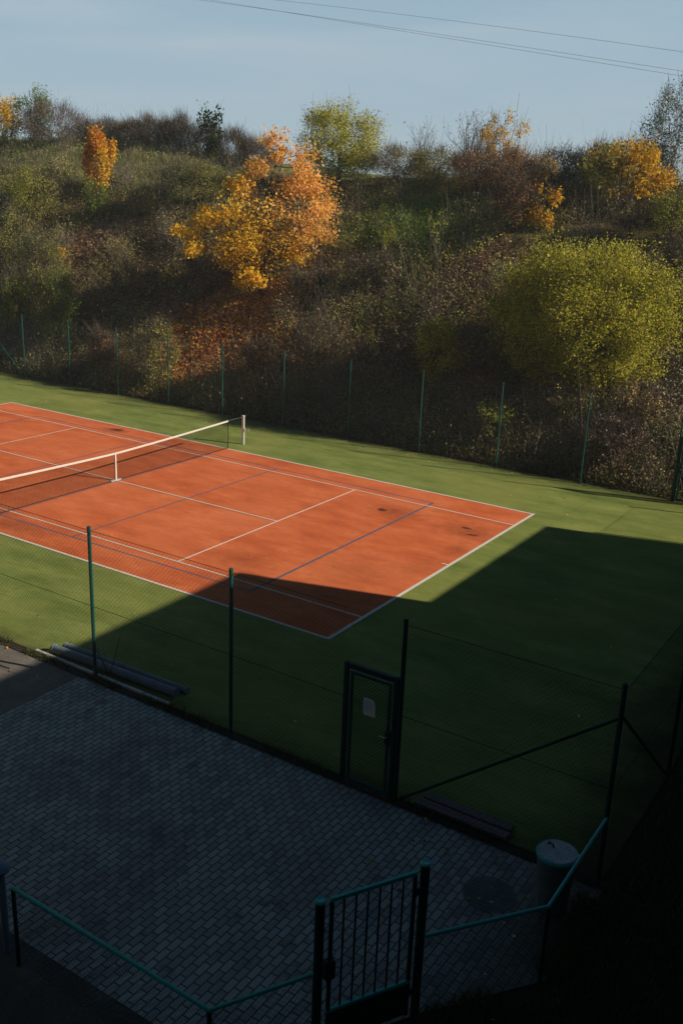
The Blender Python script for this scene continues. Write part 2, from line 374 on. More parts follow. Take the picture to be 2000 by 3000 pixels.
# ------------------------------------------------------------------ chain link
def chain(b,p0,p1,z0,z1,cell,r):
    """diagonal woven wires in the vertical plane p0-p1"""
    p0=Vector((p0[0],p0[1],0));p1=Vector((p1[0],p1[1],0));L=(p1-p0).length;d=(p1-p0)/L;n=Vector((-d.y,d.x,0))
    H=z1-z0;st=cell*math.sqrt(2);k=0
    s=-H
    while s<L:
        for sg in (1,-1):
            # line: u from s to s+H while z rises (or falls)
            a=max(s,0);e=min(s+H,L)
            if e-a>.01:
                za=(a-s);ze=(e-s)
                if sg<0: za=H-za;ze=H-ze
                A=p0+d*a+n*(r*sg)+Vector((0,0,z0+za));B=p0+d*e+n*(r*sg)+Vector((0,0,z0+ze))
                ax=(B-A).normalized();u=ax.cross(n).normalized()
                vs=[A+u*r,A-u*.5*r+n*.87*r,A-u*.5*r-n*.87*r,B+u*r,B-u*.5*r+n*.87*r,B-u*.5*r-n*.87*r]
                b.add(vs,[(0,1,4,3),(1,2,5,4),(2,0,3,5)])
        s+=st
def post(b,x,y,z1,r=.03,z0=-.02):
    b.tube([(x,y,z0),(x,y,z1)],r,10);b.lathe((x,y,z1),[(r*1.15,-.03),(r*1.15,.005),(r*.7,.02),(0.0001,.025)],10)
def fence(name,label,p0,p1,posts,H,cell,wr,wires,matw,pr=.03,group=None,brace=(),pm='green'):
    f=empty(name,(p0[0],p0[1],0));tag(f,label,'fence',group)
    b=MB();chain(b,p0,p1,.03,H-.05,cell,wr);b.build('wire_mesh',matw,f)
    for z in wires:
        b=MB();b.tube([(p0[0],p0[1],z),(p1[0],p1[1],z)],.0045,5);b.build('tension_wire',matw,f)
    for (x,y) in posts:
        b=MB();post(b,x,y,H,pr);b.build('post',M[pm],f,True)
    for a,c in brace:
        b=MB();b.tube([a,c],.024,8);b.build('brace',M[pm],f,True)
    return f
# court enclosure, 3 m high
fence('chain_link_fence','tall green wire fence between the sunny turf and the brick paved yard',(-19.3,-9.66),(14.93,-9.66),
      [(-19.3+3.28*i-.26,-9.66) if i else (-19.3,-9.66) for i in range(0,8)]+[(6.12,-9.66),(9.40,-9.66),(12.69,-9.66)],3.04,.060,.0015,(.05,1.50,2.98),M['wire'],.034)
fence('chain_link_fence','short dark wire fence right of the door, ending at a braced corner post',(15.95,-9.66),(19.17,-9.66),
      [(15.95,-9.66),(19.17,-9.66)],3.05,.060,.0015,(.05,1.50,2.98),M['wire'],.036,brace=(((16.0,-9.61,.04),(19.12,-9.61,2.52)),),pm='dkgreen')  # shade put into the colour: posts and brace darker than the sunlit green
fence('chain_link_fence','tall wire fence at the shaded right end of the court',(19.2,-9.58),(19.2,9.75),
      [(19.2,-6.35),(19.2,-3.1),(19.2,.15),(19.2,3.4),(19.2,6.6),(19.2,9.75)],3.05,.060,.0015,(.05,1.50,2.98),M['wire'],.034,brace=(((19.16,-9.5,2.5),(19.16,-6.4,.05)),),pm='dkgreen')  # same darker post colour, standing in for shade at this end
fx=[-19.3,-16.17,-12.99,-9.89,-6.83,-3.82,-.66,2.45,5.55,8.67,11.76]
fence('chain_link_fence','long green wire fence at the foot of the overgrown hill',(-19.3,9.75),(14.80,9.75),
      [(x,9.75) for x in fx],3.0,.060,.0013,(.05,1.50,2.95),M['wiregrey'],.032,brace=(((-16.2,9.70,.06),(-19.3,9.70,2.7)),))
fence('chain_link_fence','short end of the green wire fence beyond the far gate',(16.02,9.75),(19.2,9.75),[],3.0,.060,.0013,(.05,1.50,2.95),M['wiregrey'])
fence('chain_link_fence','wire fence closing the far left end of the court',(-19.3,-9.6),(-19.3,9.7),
      [(-19.3,-6.4),(-19.3,-3.2),(-19.3,0),(-19.3,3.2),(-19.3,6.4)],3.0,.060,.0013,(.05,1.50,2.95),M['wiregrey'])

def door(name,label,x0,x1,y,H,ph,hinge):
    g=empty(name,(x0,y,0));tag(g,label,'gate')
    for x,h,s in ((x0,H,.035),(x1,H,.035)):
        b=MB();b.bevbox(x-s,x+s,y-s,y+s,-.02,h,.006);b.build('gate_post',M['dkgreen'],g)
    b=MB();b.bevbox(x0+.046,x1-.046,y-.035,y+.035,H-.09,H-.005,.005);b.build('lintel',M['dkgreen'],g)
    a,c=x0+.075,x1-.075
    b=MB()
    for (u0,u1,v0,v1) in ((a,a+.045,.06,H-.13),(c-.045,c,.06,H-.13),(a+.046,c-.046,.06,.105),(a+.046,c-.046,H-.175,H-.13)):
        b.box(u0,u1,y-.02,y+.02,v0,v1)
    b.build('door_frame',M['green'],g)
    b=MB();chain(b,(a+.04,y),(c-.04,y),.09,H-.16,.045,.0046)
    b.build('door_mesh',M['wire'],g)
    hx_=c-.02 if hinge=='L' else a+.02
    b=MB();b.bevbox(hx_-.045,hx_+.045,y-.04,y+.04,.95,1.16,.005);b.build('lock_box',M['dkgreen'],g)
    b=MB();b.tube([(hx_,y-.04,1.08),(hx_,y-.085,1.08),(hx_-(.11 if hinge=='L' else -.11),y-.085,1.08)],.009,8);b.build('handle',M['steel'],g)
    return g
door('court_gate','dark green wire mesh door in the near fence with a sheet of paper on it',14.98,15.86,-9.66,2.10,1.0,'L')
door('far_gate','green framed gate at the right edge in the far fence',14.86,15.96,9.75,2.12,1.0,'R')
b=MB();post(b,14.80,9.75,3.0,.03);o=b.build('fence_post',M['green'],None,True);tag(o,'tall thin green post standing at the far gate by the right edge','post')
# sheet of paper
nb=empty('notice_sheet',(15.43,-9.70,1.3));tag(nb,'creased white sheet of paper fixed to the dark wire door','notice')
b=MB();W0,W1,Z0,Z1=15.325,15.535,1.32,1.61
vs=[];fs=[];nx,nz=6,8
for j in range(nz+1):
    for i in range(nx+1):
        u=i/nx;v=j/nz;vs.append((W0+(W1-W0)*u,-9.695-.006*math.sin(u*5+v*3)-(.02 if (u>.9 and v>.85) else 0),Z0+(Z1-Z0)*v-(.02 if (u>.9 and v>.9) else 0)))
for j in range(nz):
    for i in range(nx): fs.append((j*(nx+1)+i,j*(nx+1)+i+1,(j+1)*(nx+1)+i+1,(j+1)*(nx+1)+i))
b.add(vs,fs);o=b.build('paper',M['paper'],nb,True)
b=MB()
for k,(z,l) in enumerate(((1.57,.10),(1.545,.14),(1.52,.13),(1.495,.14),(1.47,.12),(1.445,.14),(1.42,.09))):
    b.box(W0+.03,W0+.03+l,-9.7065,-9.7045,z,z+.006)
b.build('text_lines',M['ink'],nb)

# ------------------------------------------------------------------ tennis net
net=empty('tennis_net',(0,0,0));tag(net,'black tennis net with white top tape sagging across the red court','net')
def nh(y): return .914+(1.045-.914)*(abs(y)/5.5)**1.3
YN0,YN1=-5.9,5.52
b=MB();ys=np.arange(YN0,YN1+.001,.045)
def strand(b,A,B,r):
    A=Vector(A);B=Vector(B);d=(B-A).normalized();u=Vector((1,0,0));v=d.cross(u).normalized()
    vs=[A+u*r,A-u*.5*r+v*.87*r,A-u*.5*r-v*.87*r,B+u*r,B-u*.5*r+v*.87*r,B-u*.5*r-v*.87*r]
    b.add(vs,[(0,1,4,3),(1,2,5,4),(2,0,3,5)])
for y in ys:
    strand(b,(0,y,.02),(0,y,nh(y)-.05),.0024)
for k in range(0,20):
    t=k/20
    pts=[(y,.02+(nh(y)-.07)*t) for y in np.arange(YN0,YN1,.5)]+[(YN1,.02+(nh(YN1)-.07)*t)]
    for (ya,za),(yb,zb) in zip(pts[:-1],pts[1:]): strand(b,(0,ya,za),(0,yb,zb),.0024)
# doubled upper rows
for y in ys[::1]: strand(b,(.006,y+.02,nh(y)-.32),(.006,y+.02,nh(y)-.05),.0014)
b.build('netting',M['net'],net)
b=MB()
yy=list(np.arange(YN0,YN1,.5))+[YN1]
vs=[];fs=[]
for i,y in enumerate(yy):
    h=nh(y);vs+=[(-.012,y,h-.055),(-.016,y,h-.01),(0,y,h+.004),(.016,y,h-.01),(.012,y,h-.055)]
for i in range(len(yy)-1):
    for k in range(5): fs.append((i*5+k,i*5+(k+1)%5,(i+1)*5+(k+1)%5,(i+1)*5+k))
b.add(vs,fs);b.build('top_tape',M['tape'],net)
b=MB();b.tube([(0,YN0,.022),(0,YN1,.022)],.012,6);b.build('bottom_band',M['net'],net)
b=MB();b.tube([(0,YN1,.02),(.02,YN1,.5),(0,YN1,nh(YN1)-.05)],.014,6);b.build('side_band',M['net'],net)
for ya,yb in ((YN1,6.36),(YN0,-6.36)):
    b=MB();b.tube([(0,ya,nh(ya)-.008),(0,yb,1.035)],.004,5);b.build('cable',M['cable'],net)
b=MB();b.box(-.020,.020,-.026,.026,.03,nh(0)+.008);b.build('centre_strap',M['tape'],net)
b=MB();b.bevbox(-.05,.05,-.24,.20,.012,.042,.01);b.build('strap_weight',M['steel'],net)
for sy in (1,-1):
    p=empty('net_post',(0,sy*6.4,0));tag(p,'pale metal net post with a crank handle on the far sunny turf' if sy>0 else 'pale metal net post on the near turf left of the picture','net post')
    b=MB();b.bevbox(-.045,.045,sy*6.4-.045,sy*6.4+.045,0,1.06,.012);b.build('upright',M['steel'],p)
    b=MB();b.bevbox(-.055,.055,sy*6.4-.055,sy*6.4+.055,1.062,1.09,.01);b.build('cap',M['whitemetal'],p)
    b=MB();b.bevbox(.046,.085,sy*6.4-.03,sy*6.4+.03,.50,.62,.008);b.build('winch',M['steel'],p)
    b=MB();b.tube([(.086,sy*6.4,.56),(.15,sy*6.4,.56),(.22,sy*6.4,.565)],.010,6);b.tube([(.20,sy*6.4,.565),(.26,sy*6.4,.565)],.018,8);b.build('crank_handle',M['whitemetal'],p)

# ------------------------------------------------------------------ things by the near fence
b=MB();b.bevbox(7.62,11.18,-9.60,-9.53,.013,.06,.008);o=b.build('kerb_rail',M['whitemetal']);tag(o,'long thin white metal bar lying along the edge of the turf','metal bar')
def pipe(y,x0,x1,r,label,dy=0):
    t=empty('steel_pipe',(x0,y,r));tag(t,label,'pipe',None)
    n=14;pts=[(x0+(x1-x0)*i/n,y+dy*i/n,r+.002) for i in range(n+1)]
    b=MB();b.tube(pts,r,16);b.build('pipe_tube',M['pipe'],t,True)
    for xe,s in ((x0,-1),(x1,1)):
        yy=y+(dy if s>0 else 0)
        b=MB();b.tube([(xe+s*.001,yy,r+.002),(xe+s*.06,yy,r+.002)],r*1.10,16);b.build('pipe_collar',M['cable'],t,True)
pipe(-9.36,7.95,11.02,.085,'blue grey pipe lying on the turf nearest the white bar',.10)
pipe(-9.10,8.00,11.10,.062,'thinner blue grey pipe lying on the turf farther from the fence',.06)
t=empty('weed',(9.52,-9.44,0));tag(t,'thin dark dried weed stalk rising beside the pipes','weed')
b=MB()
for k in range(6):
    a=random.uniform(-.25,.25);c=random.uniform(-.2,.2)
    b.tube([(9.52,-9.44,0),(9.52+a*.4,-9.44+c*.4,.3),(9.52+a,-9.44+c,random.uniform(.5,.95))],[.006,.004,.002],4)
b.build('stalk',M['bark'],t)
# planks at the foot of the short fence
for i,(y0,y1,z,lab) in enumerate(((-9.61,-9.44,.05,'weathered plank lying along the shaded fence, the one nearer the wire'),(-9.41,-9.24,.06,'weathered plank lying behind the other one at the fence foot'))):
    t=empty('wooden_plank',(16.3,y0,0));tag(t,lab,'plank','planks at the fence foot')
    b=MB();b.bevbox(16.28+.03*i,17.78-.02*i,y0,y1,z,z+.045,.006);b.build('board',M['wood'],t)
    for xx in (16.5,17.55):
        b=MB();b.box(xx,xx+.09,y0+.02,y1-.02,.0125,z-.001);b.build('bearer',M['wood'],t)

# ------------------------------------------------------------------ low yard fence with teal rail
def low_fence(label,pts,posts,Hs=1.1,openend=False):
    f=empty('yard_fence',(pts[0][0],pts[0][1],0));tag(f,label,'fence')
    for a,c in zip(pts[:-1],pts[1:]):
        b=MB();chain(b,a,c,.04,Hs-.03,.055,.0016);b.build('wire_mesh',M['wire'],f)
    b=MB();b.tube([(p[0],p[1],Hs) for p in pts],.024,12);b.build('top_rail',M['rail'],f,True)
    for x,y in posts:
        b=MB();b.tube([(x,y,-.02),(x,y,Hs-.02)],.026,10);b.build('post',M['dkgreen'],f,True)
gL=(17.615,-14.20);gR=(18.235,-13.115)
low_fence('low fence with teal top rail from the left edge to the gate',[(14.02,-15.19),(17.02,-15.23),(17.585,-14.24)],[(14.02,-15.19),(17.02,-15.23)])
low_fence('low fence with teal top rail right of the gate, bending toward the bin',[(18.27,-13.06),(19.208,-11.80),(19.19,-9.74)],[(19.208,-11.80)])
# gate
gt=empty('yard_gate',(gL[0],gL[1],0));tag(gt,'dark green barred gate with a lock box between two thick round posts','gate')
GL=Vector((gL[0],gL[1],0));GR=Vector((gR[0],gR[1],0));gd=(GR-GL).normalized();gn=Vector((-gd.y,gd.x,0));GLn=(GR-GL).length
def gm(): # local frame: x along gate, y normal, z up
    return Matrix(((gd.x,gn.x,0,GL.x),(gd.y,gn.y,0,GL.y),(0,0,1,0),(0,0,0,1)))
G=gm()
for P,h in ((GL,2.00),(GR,2.06)):
    b=MB();b.tube([(P.x,P.y,-.02),(P.x,P.y,h)],.052,20);pp=b.build('gate_post',M['dkgreen'],gt,True)
    b=MB();b.lathe((P.x,P.y,h),[(.060,0),(.062,.018),(.045,.034),(.030,.030),(.0001,.026)],20);b.build('post_cap',M['rail'],gt,True)
g0,g1=.115,GLn-.10
b=MB();b.bevbox(g0,g1,-.02,.02,1.965,2.01,.004,G);b.build('top_bar',M['rail'],gt)
b=MB();b.bevbox(g0,g1,-.02,.02,.53,.57,.004,G);b.build('middle_bar',M['rail'],gt)
for x in (g0,g1-.04):
    b=MB();b.bevbox(x,x+.04,-.0195,.0195,.08,1.964,.004,G);b.build('stile',M['dkgreen'],gt)
b=MB();b.box(g0+.041,g1-.041,-.008,.008,.09,.529,G);b.build('lower_panel',M['dkgreen'],gt)
n=6
for k in range(1,n+1):
    x=g0+.02+(g1-g0-.04)*k/(n+1);b=MB();b.tube([G@Vector((x,0,.571)),G@Vector((x,0,1.964))],.0115,10);b.build('bar',M['dkgreen'],gt,True)
b=MB();b.bevbox(g0-.045,g0+.075,-.045,.045,1.0,1.22,.008,G);lb=b.build('lock_box',M['dkgreen'],gt)
b=MB();b.tube([G@Vector((g0+.02,.046,1.17)),G@Vector((g0+.02,.085,1.17)),G@Vector((g0+.13,.085,1.19))],.010,8);b.build('handle',M['rail'],lb,True)
for z in (.35,1.7):
    b=MB();b.bevbox(g1+.002,GLn-.045,-.018,.018,z,z+.07,.004,G);b.build('hinge',M['dkgreen'],gt)
# pale pillar at the left edge
t=empty('gate_pillar',(13.72,-15.12,0));tag(t,'blue grey round pillar cut off by the left edge of the picture','pillar')
b=MB();b.tube([(13.72,-15.12,-.02),(13.72,-15.12,1.16)],.045,20);b.build('shaft',M['pillar'],t,True)
b=MB();b.lathe((13.72,-15.12,1.16),[(.11,0),(.12,.03),(.09,.075),(.04,.10),(.0001,.105)],20);b.build('cap',M['pillar'],t,True)

# bin
bc=(18.83,-10.50);t=empty('litter_bin',(bc[0],bc[1],0));tag(t,'round dark rubbish bin with a dented pale lid by the corner of the low fence','bin')
b=MB();b.lathe((bc[0],bc[1],0),[(.19,0.0),(.20,.02),(.225,.40),(.215,.42),(.235,.44),(.25,.85)],32);b.build('bin_body',M['binbody'],t,True)
b=MB();b.lathe((bc[0],bc[1],0),[(.252,.835),(.272,.84),(.275,.865),(.262,.885),(.250,.88)],32);b.build('rim',M['rail'],t,True)
b=MB();b.lathe((bc[0],bc[1],0),[(.249,.875),(.245,.892),(.15,.885),(.07,.90),(.0001,.905)],32);ld=b.build('lid',M['binlid'],t,True)
b=MB();b.tube([(bc[0]-.16,bc[1]+.08,.89),(bc[0]-.15,bc[1]+.07,.93),(bc[0]-.08,bc[1]+.04,.93),(bc[0]-.07,bc[1]+.03,.90)],.012,8);b.build('lid_handle',M['dkgreen'],ld,True)
b=MB();b.bevbox(bc[0]+.23,bc[0]+.31,bc[1]+.02,bc[1]+.12,.855,.895,.008);b.build('hinge',M['binlid'],t)
# manhole
t=empty('manhole_cover',(18.05,-10.73,0));tag(t,'dark round manhole cover set in the brick paving beside the bin','manhole cover')
b=MB();b.lathe((18.05,-10.73,0),[(.36,-.01),(.36,.006),(.33,.009)],40);b.build('ring',M['cast'],t,True)
b=MB();b.lathe((18.05,-10.73,0),[(.325,.0),(.325,.007),(.0001,.008)],40)
for k in range(-4,5):
    l=math.sqrt(.30**2-(k*.065)**2);b.box(18.05-l,18.05+l,-10.73+k*.065-.012,-10.73+k*.065+.012,.0085,.012)
b.build('cover_plate',M['cast'],t)
# small pale pebbles and leaves lying in the yard
b=MB();PC=[]
rr=random.Random(5)
for k in range(90):
    x=rr.uniform(9.3,19.0);y=rr.uniform(-14.6,-9.9);r=rr.uniform(.006,.018)
    b.lathe((x,y,0),[(r*.8,0.001),(r,r*.4),(r*.5,r*.8),(.0001,r*.85)],7)
o=b.build('pebbles',M['whitemetal'],None,True);tag(o,'scattered pale pebbles and crumbs on the brick paving','pebbles',None,'stuff')

# ------------------------------------------------------------------ power lines
for lab,(za,zm,zb) in {'upper power line crossing the sky above the other two':(29.3,23.72,18.0),'middle power line, just above the lowest one':(28.95,22.55,16.7),'lowest of the three power lines across the sky':(29.35,22.35,16.35)}.items():
    pts=[];xa,xb=-62,12
    for i in range(33):
        t=i/32;x=xa+(xb-xa)*t
        # parabola through mid-point x=-22.3
        tm=(-22.3-xa)/(xb-xa);lin=za+(zb-za)*t;sag=(zm-(za+(zb-za)*tm))/(tm*(1-tm))
        pts.append((x,60,lin+sag*t*(1-t)))
    b=MB();b.tube(pts,.012,6);o=b.build('power_line',M['cable']);tag(o,lab,'power line','power lines across the sky')

# ------------------------------------------------------------------ buildings outside the picture that throw the shade, one added to block sky light
def building(name,label,x0,x1,y0,y1,h,face,rows,cols,roof=.35):
    t=empty(name,(x0,y0,0));tag(t,label,'building')
    b=MB();b.box(x0,x1,y0,y1,-.1,h);b.build('wall',M['stucco'],t)
    b=MB();b.box(x0-.02,x1+.02,y0-.02,y1+.02,h+.001,h+roof);b.build('roof',M['roof'],t)
    for r in range(rows):
        for c in range(cols):
            z=1.0+r*2.65
            if face=='W':
                y=y0+(y1-y0)*(c+.5)/cols;b=MB()
                for (a,d,e,f) in ((y-.75,y+.75,z-.06,z),(y-.75,y+.75,z+1.5,z+1.56),(y-.75,y-.69,z,z+1.5),(y+.69,y+.75,z,z+1.5),(y-.03,y+.03,z,z+1.5)): b.box(x0-.05,x0-.001,a,d,e+.001,f-.001)
                w_=b.build('window',M['frame'],t);b=MB();b.box(x0-.02,x0-.002,y-.688,y-.032,z+.002,z+1.498);b.box(x0-.02,x0-.002,y+.032,y+.688,z+.002,z+1.498);b.build('pane',M['glass'],w_)
            else:
                x=x0+(x1-x0)*(c+.5)/cols;b=MB()
                for (a,d,e,f) in ((x-.75,x+.75,z-.06,z),(x-.75,x+.75,z+1.5,z+1.56),(x-.75,x-.69,z,z+1.5),(x+.69,x+.75,z,z+1.5),(x-.03,x+.03,z,z+1.5)): b.box(a,d,y1+.001,y1+.05,e+.001,f-.001)
                w_=b.build('window',M['frame'],t);b=MB();b.box(x-.688,x-.032,y1+.002,y1+.02,z+.002,z+1.498);b.box(x+.032,x+.688,y1+.002,y1+.02,z+.002,z+1.498);b.build('pane',M['glass'],w_)
BX=22.9
SX,SY=1.72,.50
def hs(xs): return (BX-xs)/SX     # height whose eaves shadow falls at xs
h1=hs(8.00);h2=hs(12.62)
building('school_building','tall rendered block right of the court that throws the long shadow',BX,BX+14,-48,-3.75+h1*SY,h1-.35,'W',3,9)
building('annex_building','lower rendered annex beyond the tall block',BX,BX+10,-3.75+h1*SY+.02,4.62+h2*SY,h2-.35,'W',2,3)
building('sky_blocker','low wide rendered building left of the yard, outside the picture, added to cut sky light',-14,4.8,-28,-13.2,10.5,'E',0,0)  # unseen block added to shut off low western sky light
building('wing_building','rendered wing behind the camera with rows of windows',4.85,BX-.02,-34,-22.2,13.0,'N',4,6)

# ------------------------------------------------------------------ vegetation
def unit(n,rng):
    v=rng.normal(size=(n,3));return v/np.linalg.norm(v,axis=1)[:,None]
def leafquads(P,size,rng,el=1.7,flat=0):
    n=len(P)
    # leaves turn their faces to the light: random normals leaning to the sunny side and up
    nr=unit(n,rng)+np.array([.62,.10,.55])*.85;nr/=np.linalg.norm(nr,axis=1)[:,None]+1e-9
    a=np.cross(nr,unit(n,rng));a/=np.linalg.norm(a,axis=1)[:,None]+1e-9
    if flat: a=unit(n,rng);a[:,2]*=(1-flat);a/=np.linalg.norm(a,axis=1)[:,None]
    b=np.cross(nr,a)
    if flat:
        b=np.cross(np.tile([0,0,1.],(n,1))+unit(n,rng)*.5,a);b/=np.linalg.norm(b,axis=1)[:,None]+1e-9
    L=(size*rng.uniform(.5,1.5,n))[:,None];W=L/el
    return np.stack([P-a*L*.5,P+b*W*.5-a*L*.05,P+a*L*.5,P-b*W*.5-a*L*.05],1)
def pick(rng,n,pal,jit=.18):
    c=np.array([p[:3] for p in pal],float);w=np.array([p[3] for p in pal],float);w/=w.sum()
    k=rng.choice(len(pal),n,p=w);o=c[k]*rng.uniform(1-jit,1+jit,(n,1))*rng.uniform(.92,1.08,(n,3));return np.clip(o,0,.9)
def sticks(A,B,w,rng):
    """thin flat twigs from A to B"""
    d=B-A;r=unit(len(A),rng);s=np.cross(d,r);s/=np.linalg.norm(s,axis=1)[:,None]+1e-9
    w=np.asarray(w).reshape(-1,1)
    return np.stack([A-s*w,A+s*w,B+s*w*.4,B-s*w*.4],1)
PAL=dict(
 cherry=[(.84,.46,.13,4),(.86,.52,.22,4),(.84,.52,.07,3),(.70,.30,.06,1.2),(.50,.42,.06,1.3),(.85,.50,.30,1)],
 gold=[(.84,.55,.045,4),(.80,.47,.04,3),(.64,.52,.07,2),(.68,.32,.04,.8)],
 orange=[(.72,.30,.05,4),(.70,.30,.04,3),(.45,.13,.04,2),(.60,.36,.04,2)],
 ygreen=[(.36,.42,.05,4),(.48,.48,.07,3),(.22,.29,.04,3),(.50,.46,.10,1)],
 willow=[(.52,.52,.055,4),(.64,.60,.080,3),(.32,.35,.05,3),(.60,.55,.14,1.2),(.20,.24,.04,1.2)],
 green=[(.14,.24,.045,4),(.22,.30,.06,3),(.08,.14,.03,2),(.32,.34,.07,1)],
 dkgreen=[(.035,.075,.025,4),(.06,.11,.03,2),(.02,.045,.018,2)],
 greygreen=[(.17,.20,.11,4),(.25,.27,.14,3),(.10,.13,.06,2)],
 olive=[(.28,.30,.09,4),(.39,.38,.12,3),(.17,.19,.06,3),(.50,.45,.17,1)],
 brown=[(.31,.27,.17,4),(.20,.18,.115,4),(.46,.36,.22,1.5),(.30,.34,.13,3)],
 rust=[(.32,.16,.085,4),(.19,.11,.07,4),(.44,.24,.11,2),(.24,.22,.09,2)],
 purple=[(.34,.27,.24,4),(.23,.185,.165,3),(.42,.32,.25,2)],
 pale=[(.55,.42,.16,4),(.62,.48,.22,3),(.34,.27,.09,2)],
)
def grow(rng,base,top,rad,nst,lean=.0,splay=.5):
    """main stems; returns list of polylines"""
    st=[]
    H=top-base[2]
    for k in range(nst):
        a=rng.uniform(0,2*math.pi);r=rad*splay*rng.uniform(.3,1.0);h=H*rng.uniform(.6,.92)
        e=np.array([base[0]+math.cos(a)*r,base[1]+math.sin(a)*r,base[2]+h])
        b0=np.array(base)+np.array([math.cos(a),math.sin(a),0])*rad*.04
        pts=[b0+(e-b0)*t+np.array([math.cos(a),math.sin(a),0])*(-r*.35*math.sin(math.pi*t)*.6)+rng.normal(size=3)*.03*H*t*(1-t)*3 for t in np.linspace(0,1,6)]
        st.append(pts)
    return st
LAB={}
def plant(kind,name,label,cat,x,y,H,W,pal,n,leaf=.09,ncl=40,sp=.17,nst=4,tr=.02,bare=0,mat='leaf',bark='bark',low=.12,shape='round',lobes=None,rv=(.80,.60),spd=.75,pal2=None,split=None,depth=.8,group=None,seed=0,twigs=0,zb=None):
    rng=np.random.default_rng(seed or (abs(int(x*131+y*717+H*53))+7))
    z0=float(terr(x,y)) if zb is None else zb
    root=empty(name,(x,y,z0));tag(root,label,cat,group)
    R=W/2;Rd=R*depth
    # clump centres
    ncl=max(ncl,1);u=unit(ncl,rng);rr=rng.uniform(.25,1,ncl)**.45
    c=u*rr[:,None]*.86
    zz=(c[:,2]*.5+.5)
    if shape=='cone': wd=np.clip(1.25-zz,.2,1.05)
    elif shape=='column': wd=np.full(ncl,.75)
    elif shape=='vase': wd=.45+.6*zz
    elif shape=='egg': wd=np.where(zz<.42,.72+.65*zz,1.02-.95*np.clip(zz-.42,0,1)**1.1)
    else: wd=np.ones(ncl)
    cl=np.stack([x+c[:,0]*R*wd*1.12,y+c[:,1]*Rd*wd,z0+H*(low+(1-low)*zz*.96)],1)
    lr=None
    if lobes:
        rows=[]
        for (du,h,r) in lobes:
            for k in range(4):
                dd=rng.uniform(-1,1)*Rd*(.8 if h<H*.6 else .45)*math.sqrt(max(.08,1-(du/R)**2*.8-((h-H*.45)/(H*.6))**2*.7));ju,jh=rng.normal(0,r*.35,2)
                rows.append((x+rv[0]*(du+ju)-rv[1]*dd,y+rv[1]*(du+ju)+rv[0]*dd,z0+h+jh,r*rng.uniform(.45,.8)))
        rows=np.array(rows);cl=rows[:,:3];lr=rows[:,3];ncl=len(cl)
    tz=terr(cl[:,0],cl[:,1]);cl[:,2]=np.maximum(cl[:,2],tz+.15)
    # branches
    mb=MB();st=grow(rng,(x,y,z0-.1),z0+H,R,nst)
    for s in st: mb.tube(s,[tr*(1-.8*i/5) for i in range(6)],6,False)
    allp=np.array([p for s in st for p in s[1:]])
    tw=[]
    for q in cl:
        below=allp[:,2]<q[2]+.05
        cand=allp[below] if below.any() else allp
        p=cand[np.argmin(np.linalg.norm(cand-q,axis=1)+.0)]
        mid=(p+q)/2+np.array([0,0,-.04*H])+rng.normal(size=3)*.03*H
        mb.tube([p,mid,q],[tr*.42,tr*.28,tr*.10],4,False)
    mb.build('trunk',M[bark],root,True)
    # twigs around clumps
    sr=np.array([R*sp,Rd*sp,H*sp*.55])
    if twigs:
        k=rng.integers(0,ncl,twigs);A=cl[k]+rng.normal(size=(twigs,3))*sr*.6
        d=(cl[k]-np.array([x,y,z0+H*.2]));d/=np.linalg.norm(d,axis=1)[:,None]+1e-9
        d=d*.6+np.array([0,0,.6])+rng.normal(size=(twigs,3))*.45
        L=rng.uniform(.25,.75,twigs)[:,None]*min(.75,max(.5,H*.28))
        q=sticks(A,A+d*L,rng.uniform(.004,.009,twigs),rng)
        quads('twigs',q,np.tile([.095,.080,.072],(twigs,1))*rng.uniform(.5,1.5,(twigs,1)),M['leafd'],root,(x,y,z0))
    if n:
        k=rng.integers(0,ncl,n);cs=rng.uniform(.6,1.25,ncl)
        P=cl[k]+np.clip(rng.normal(size=(n,3)),-2.1,2.1)*(sr*cs[k][:,None] if lr is None else np.array([spd,spd,spd*.68])*lr[k][:,None])
        g=P[:,2]>terr(P[:,0],P[:,1])+.02;P=P[g];k=k[g]
        cb=rng.uniform(.82,1.15,ncl)
        C=pick(rng,len(P),PAL[pal])*cb[k][:,None]
        if pal2:
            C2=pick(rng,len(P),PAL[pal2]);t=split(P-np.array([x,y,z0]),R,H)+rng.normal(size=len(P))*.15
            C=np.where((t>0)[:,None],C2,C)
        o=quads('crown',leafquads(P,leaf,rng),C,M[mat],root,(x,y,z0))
    return root
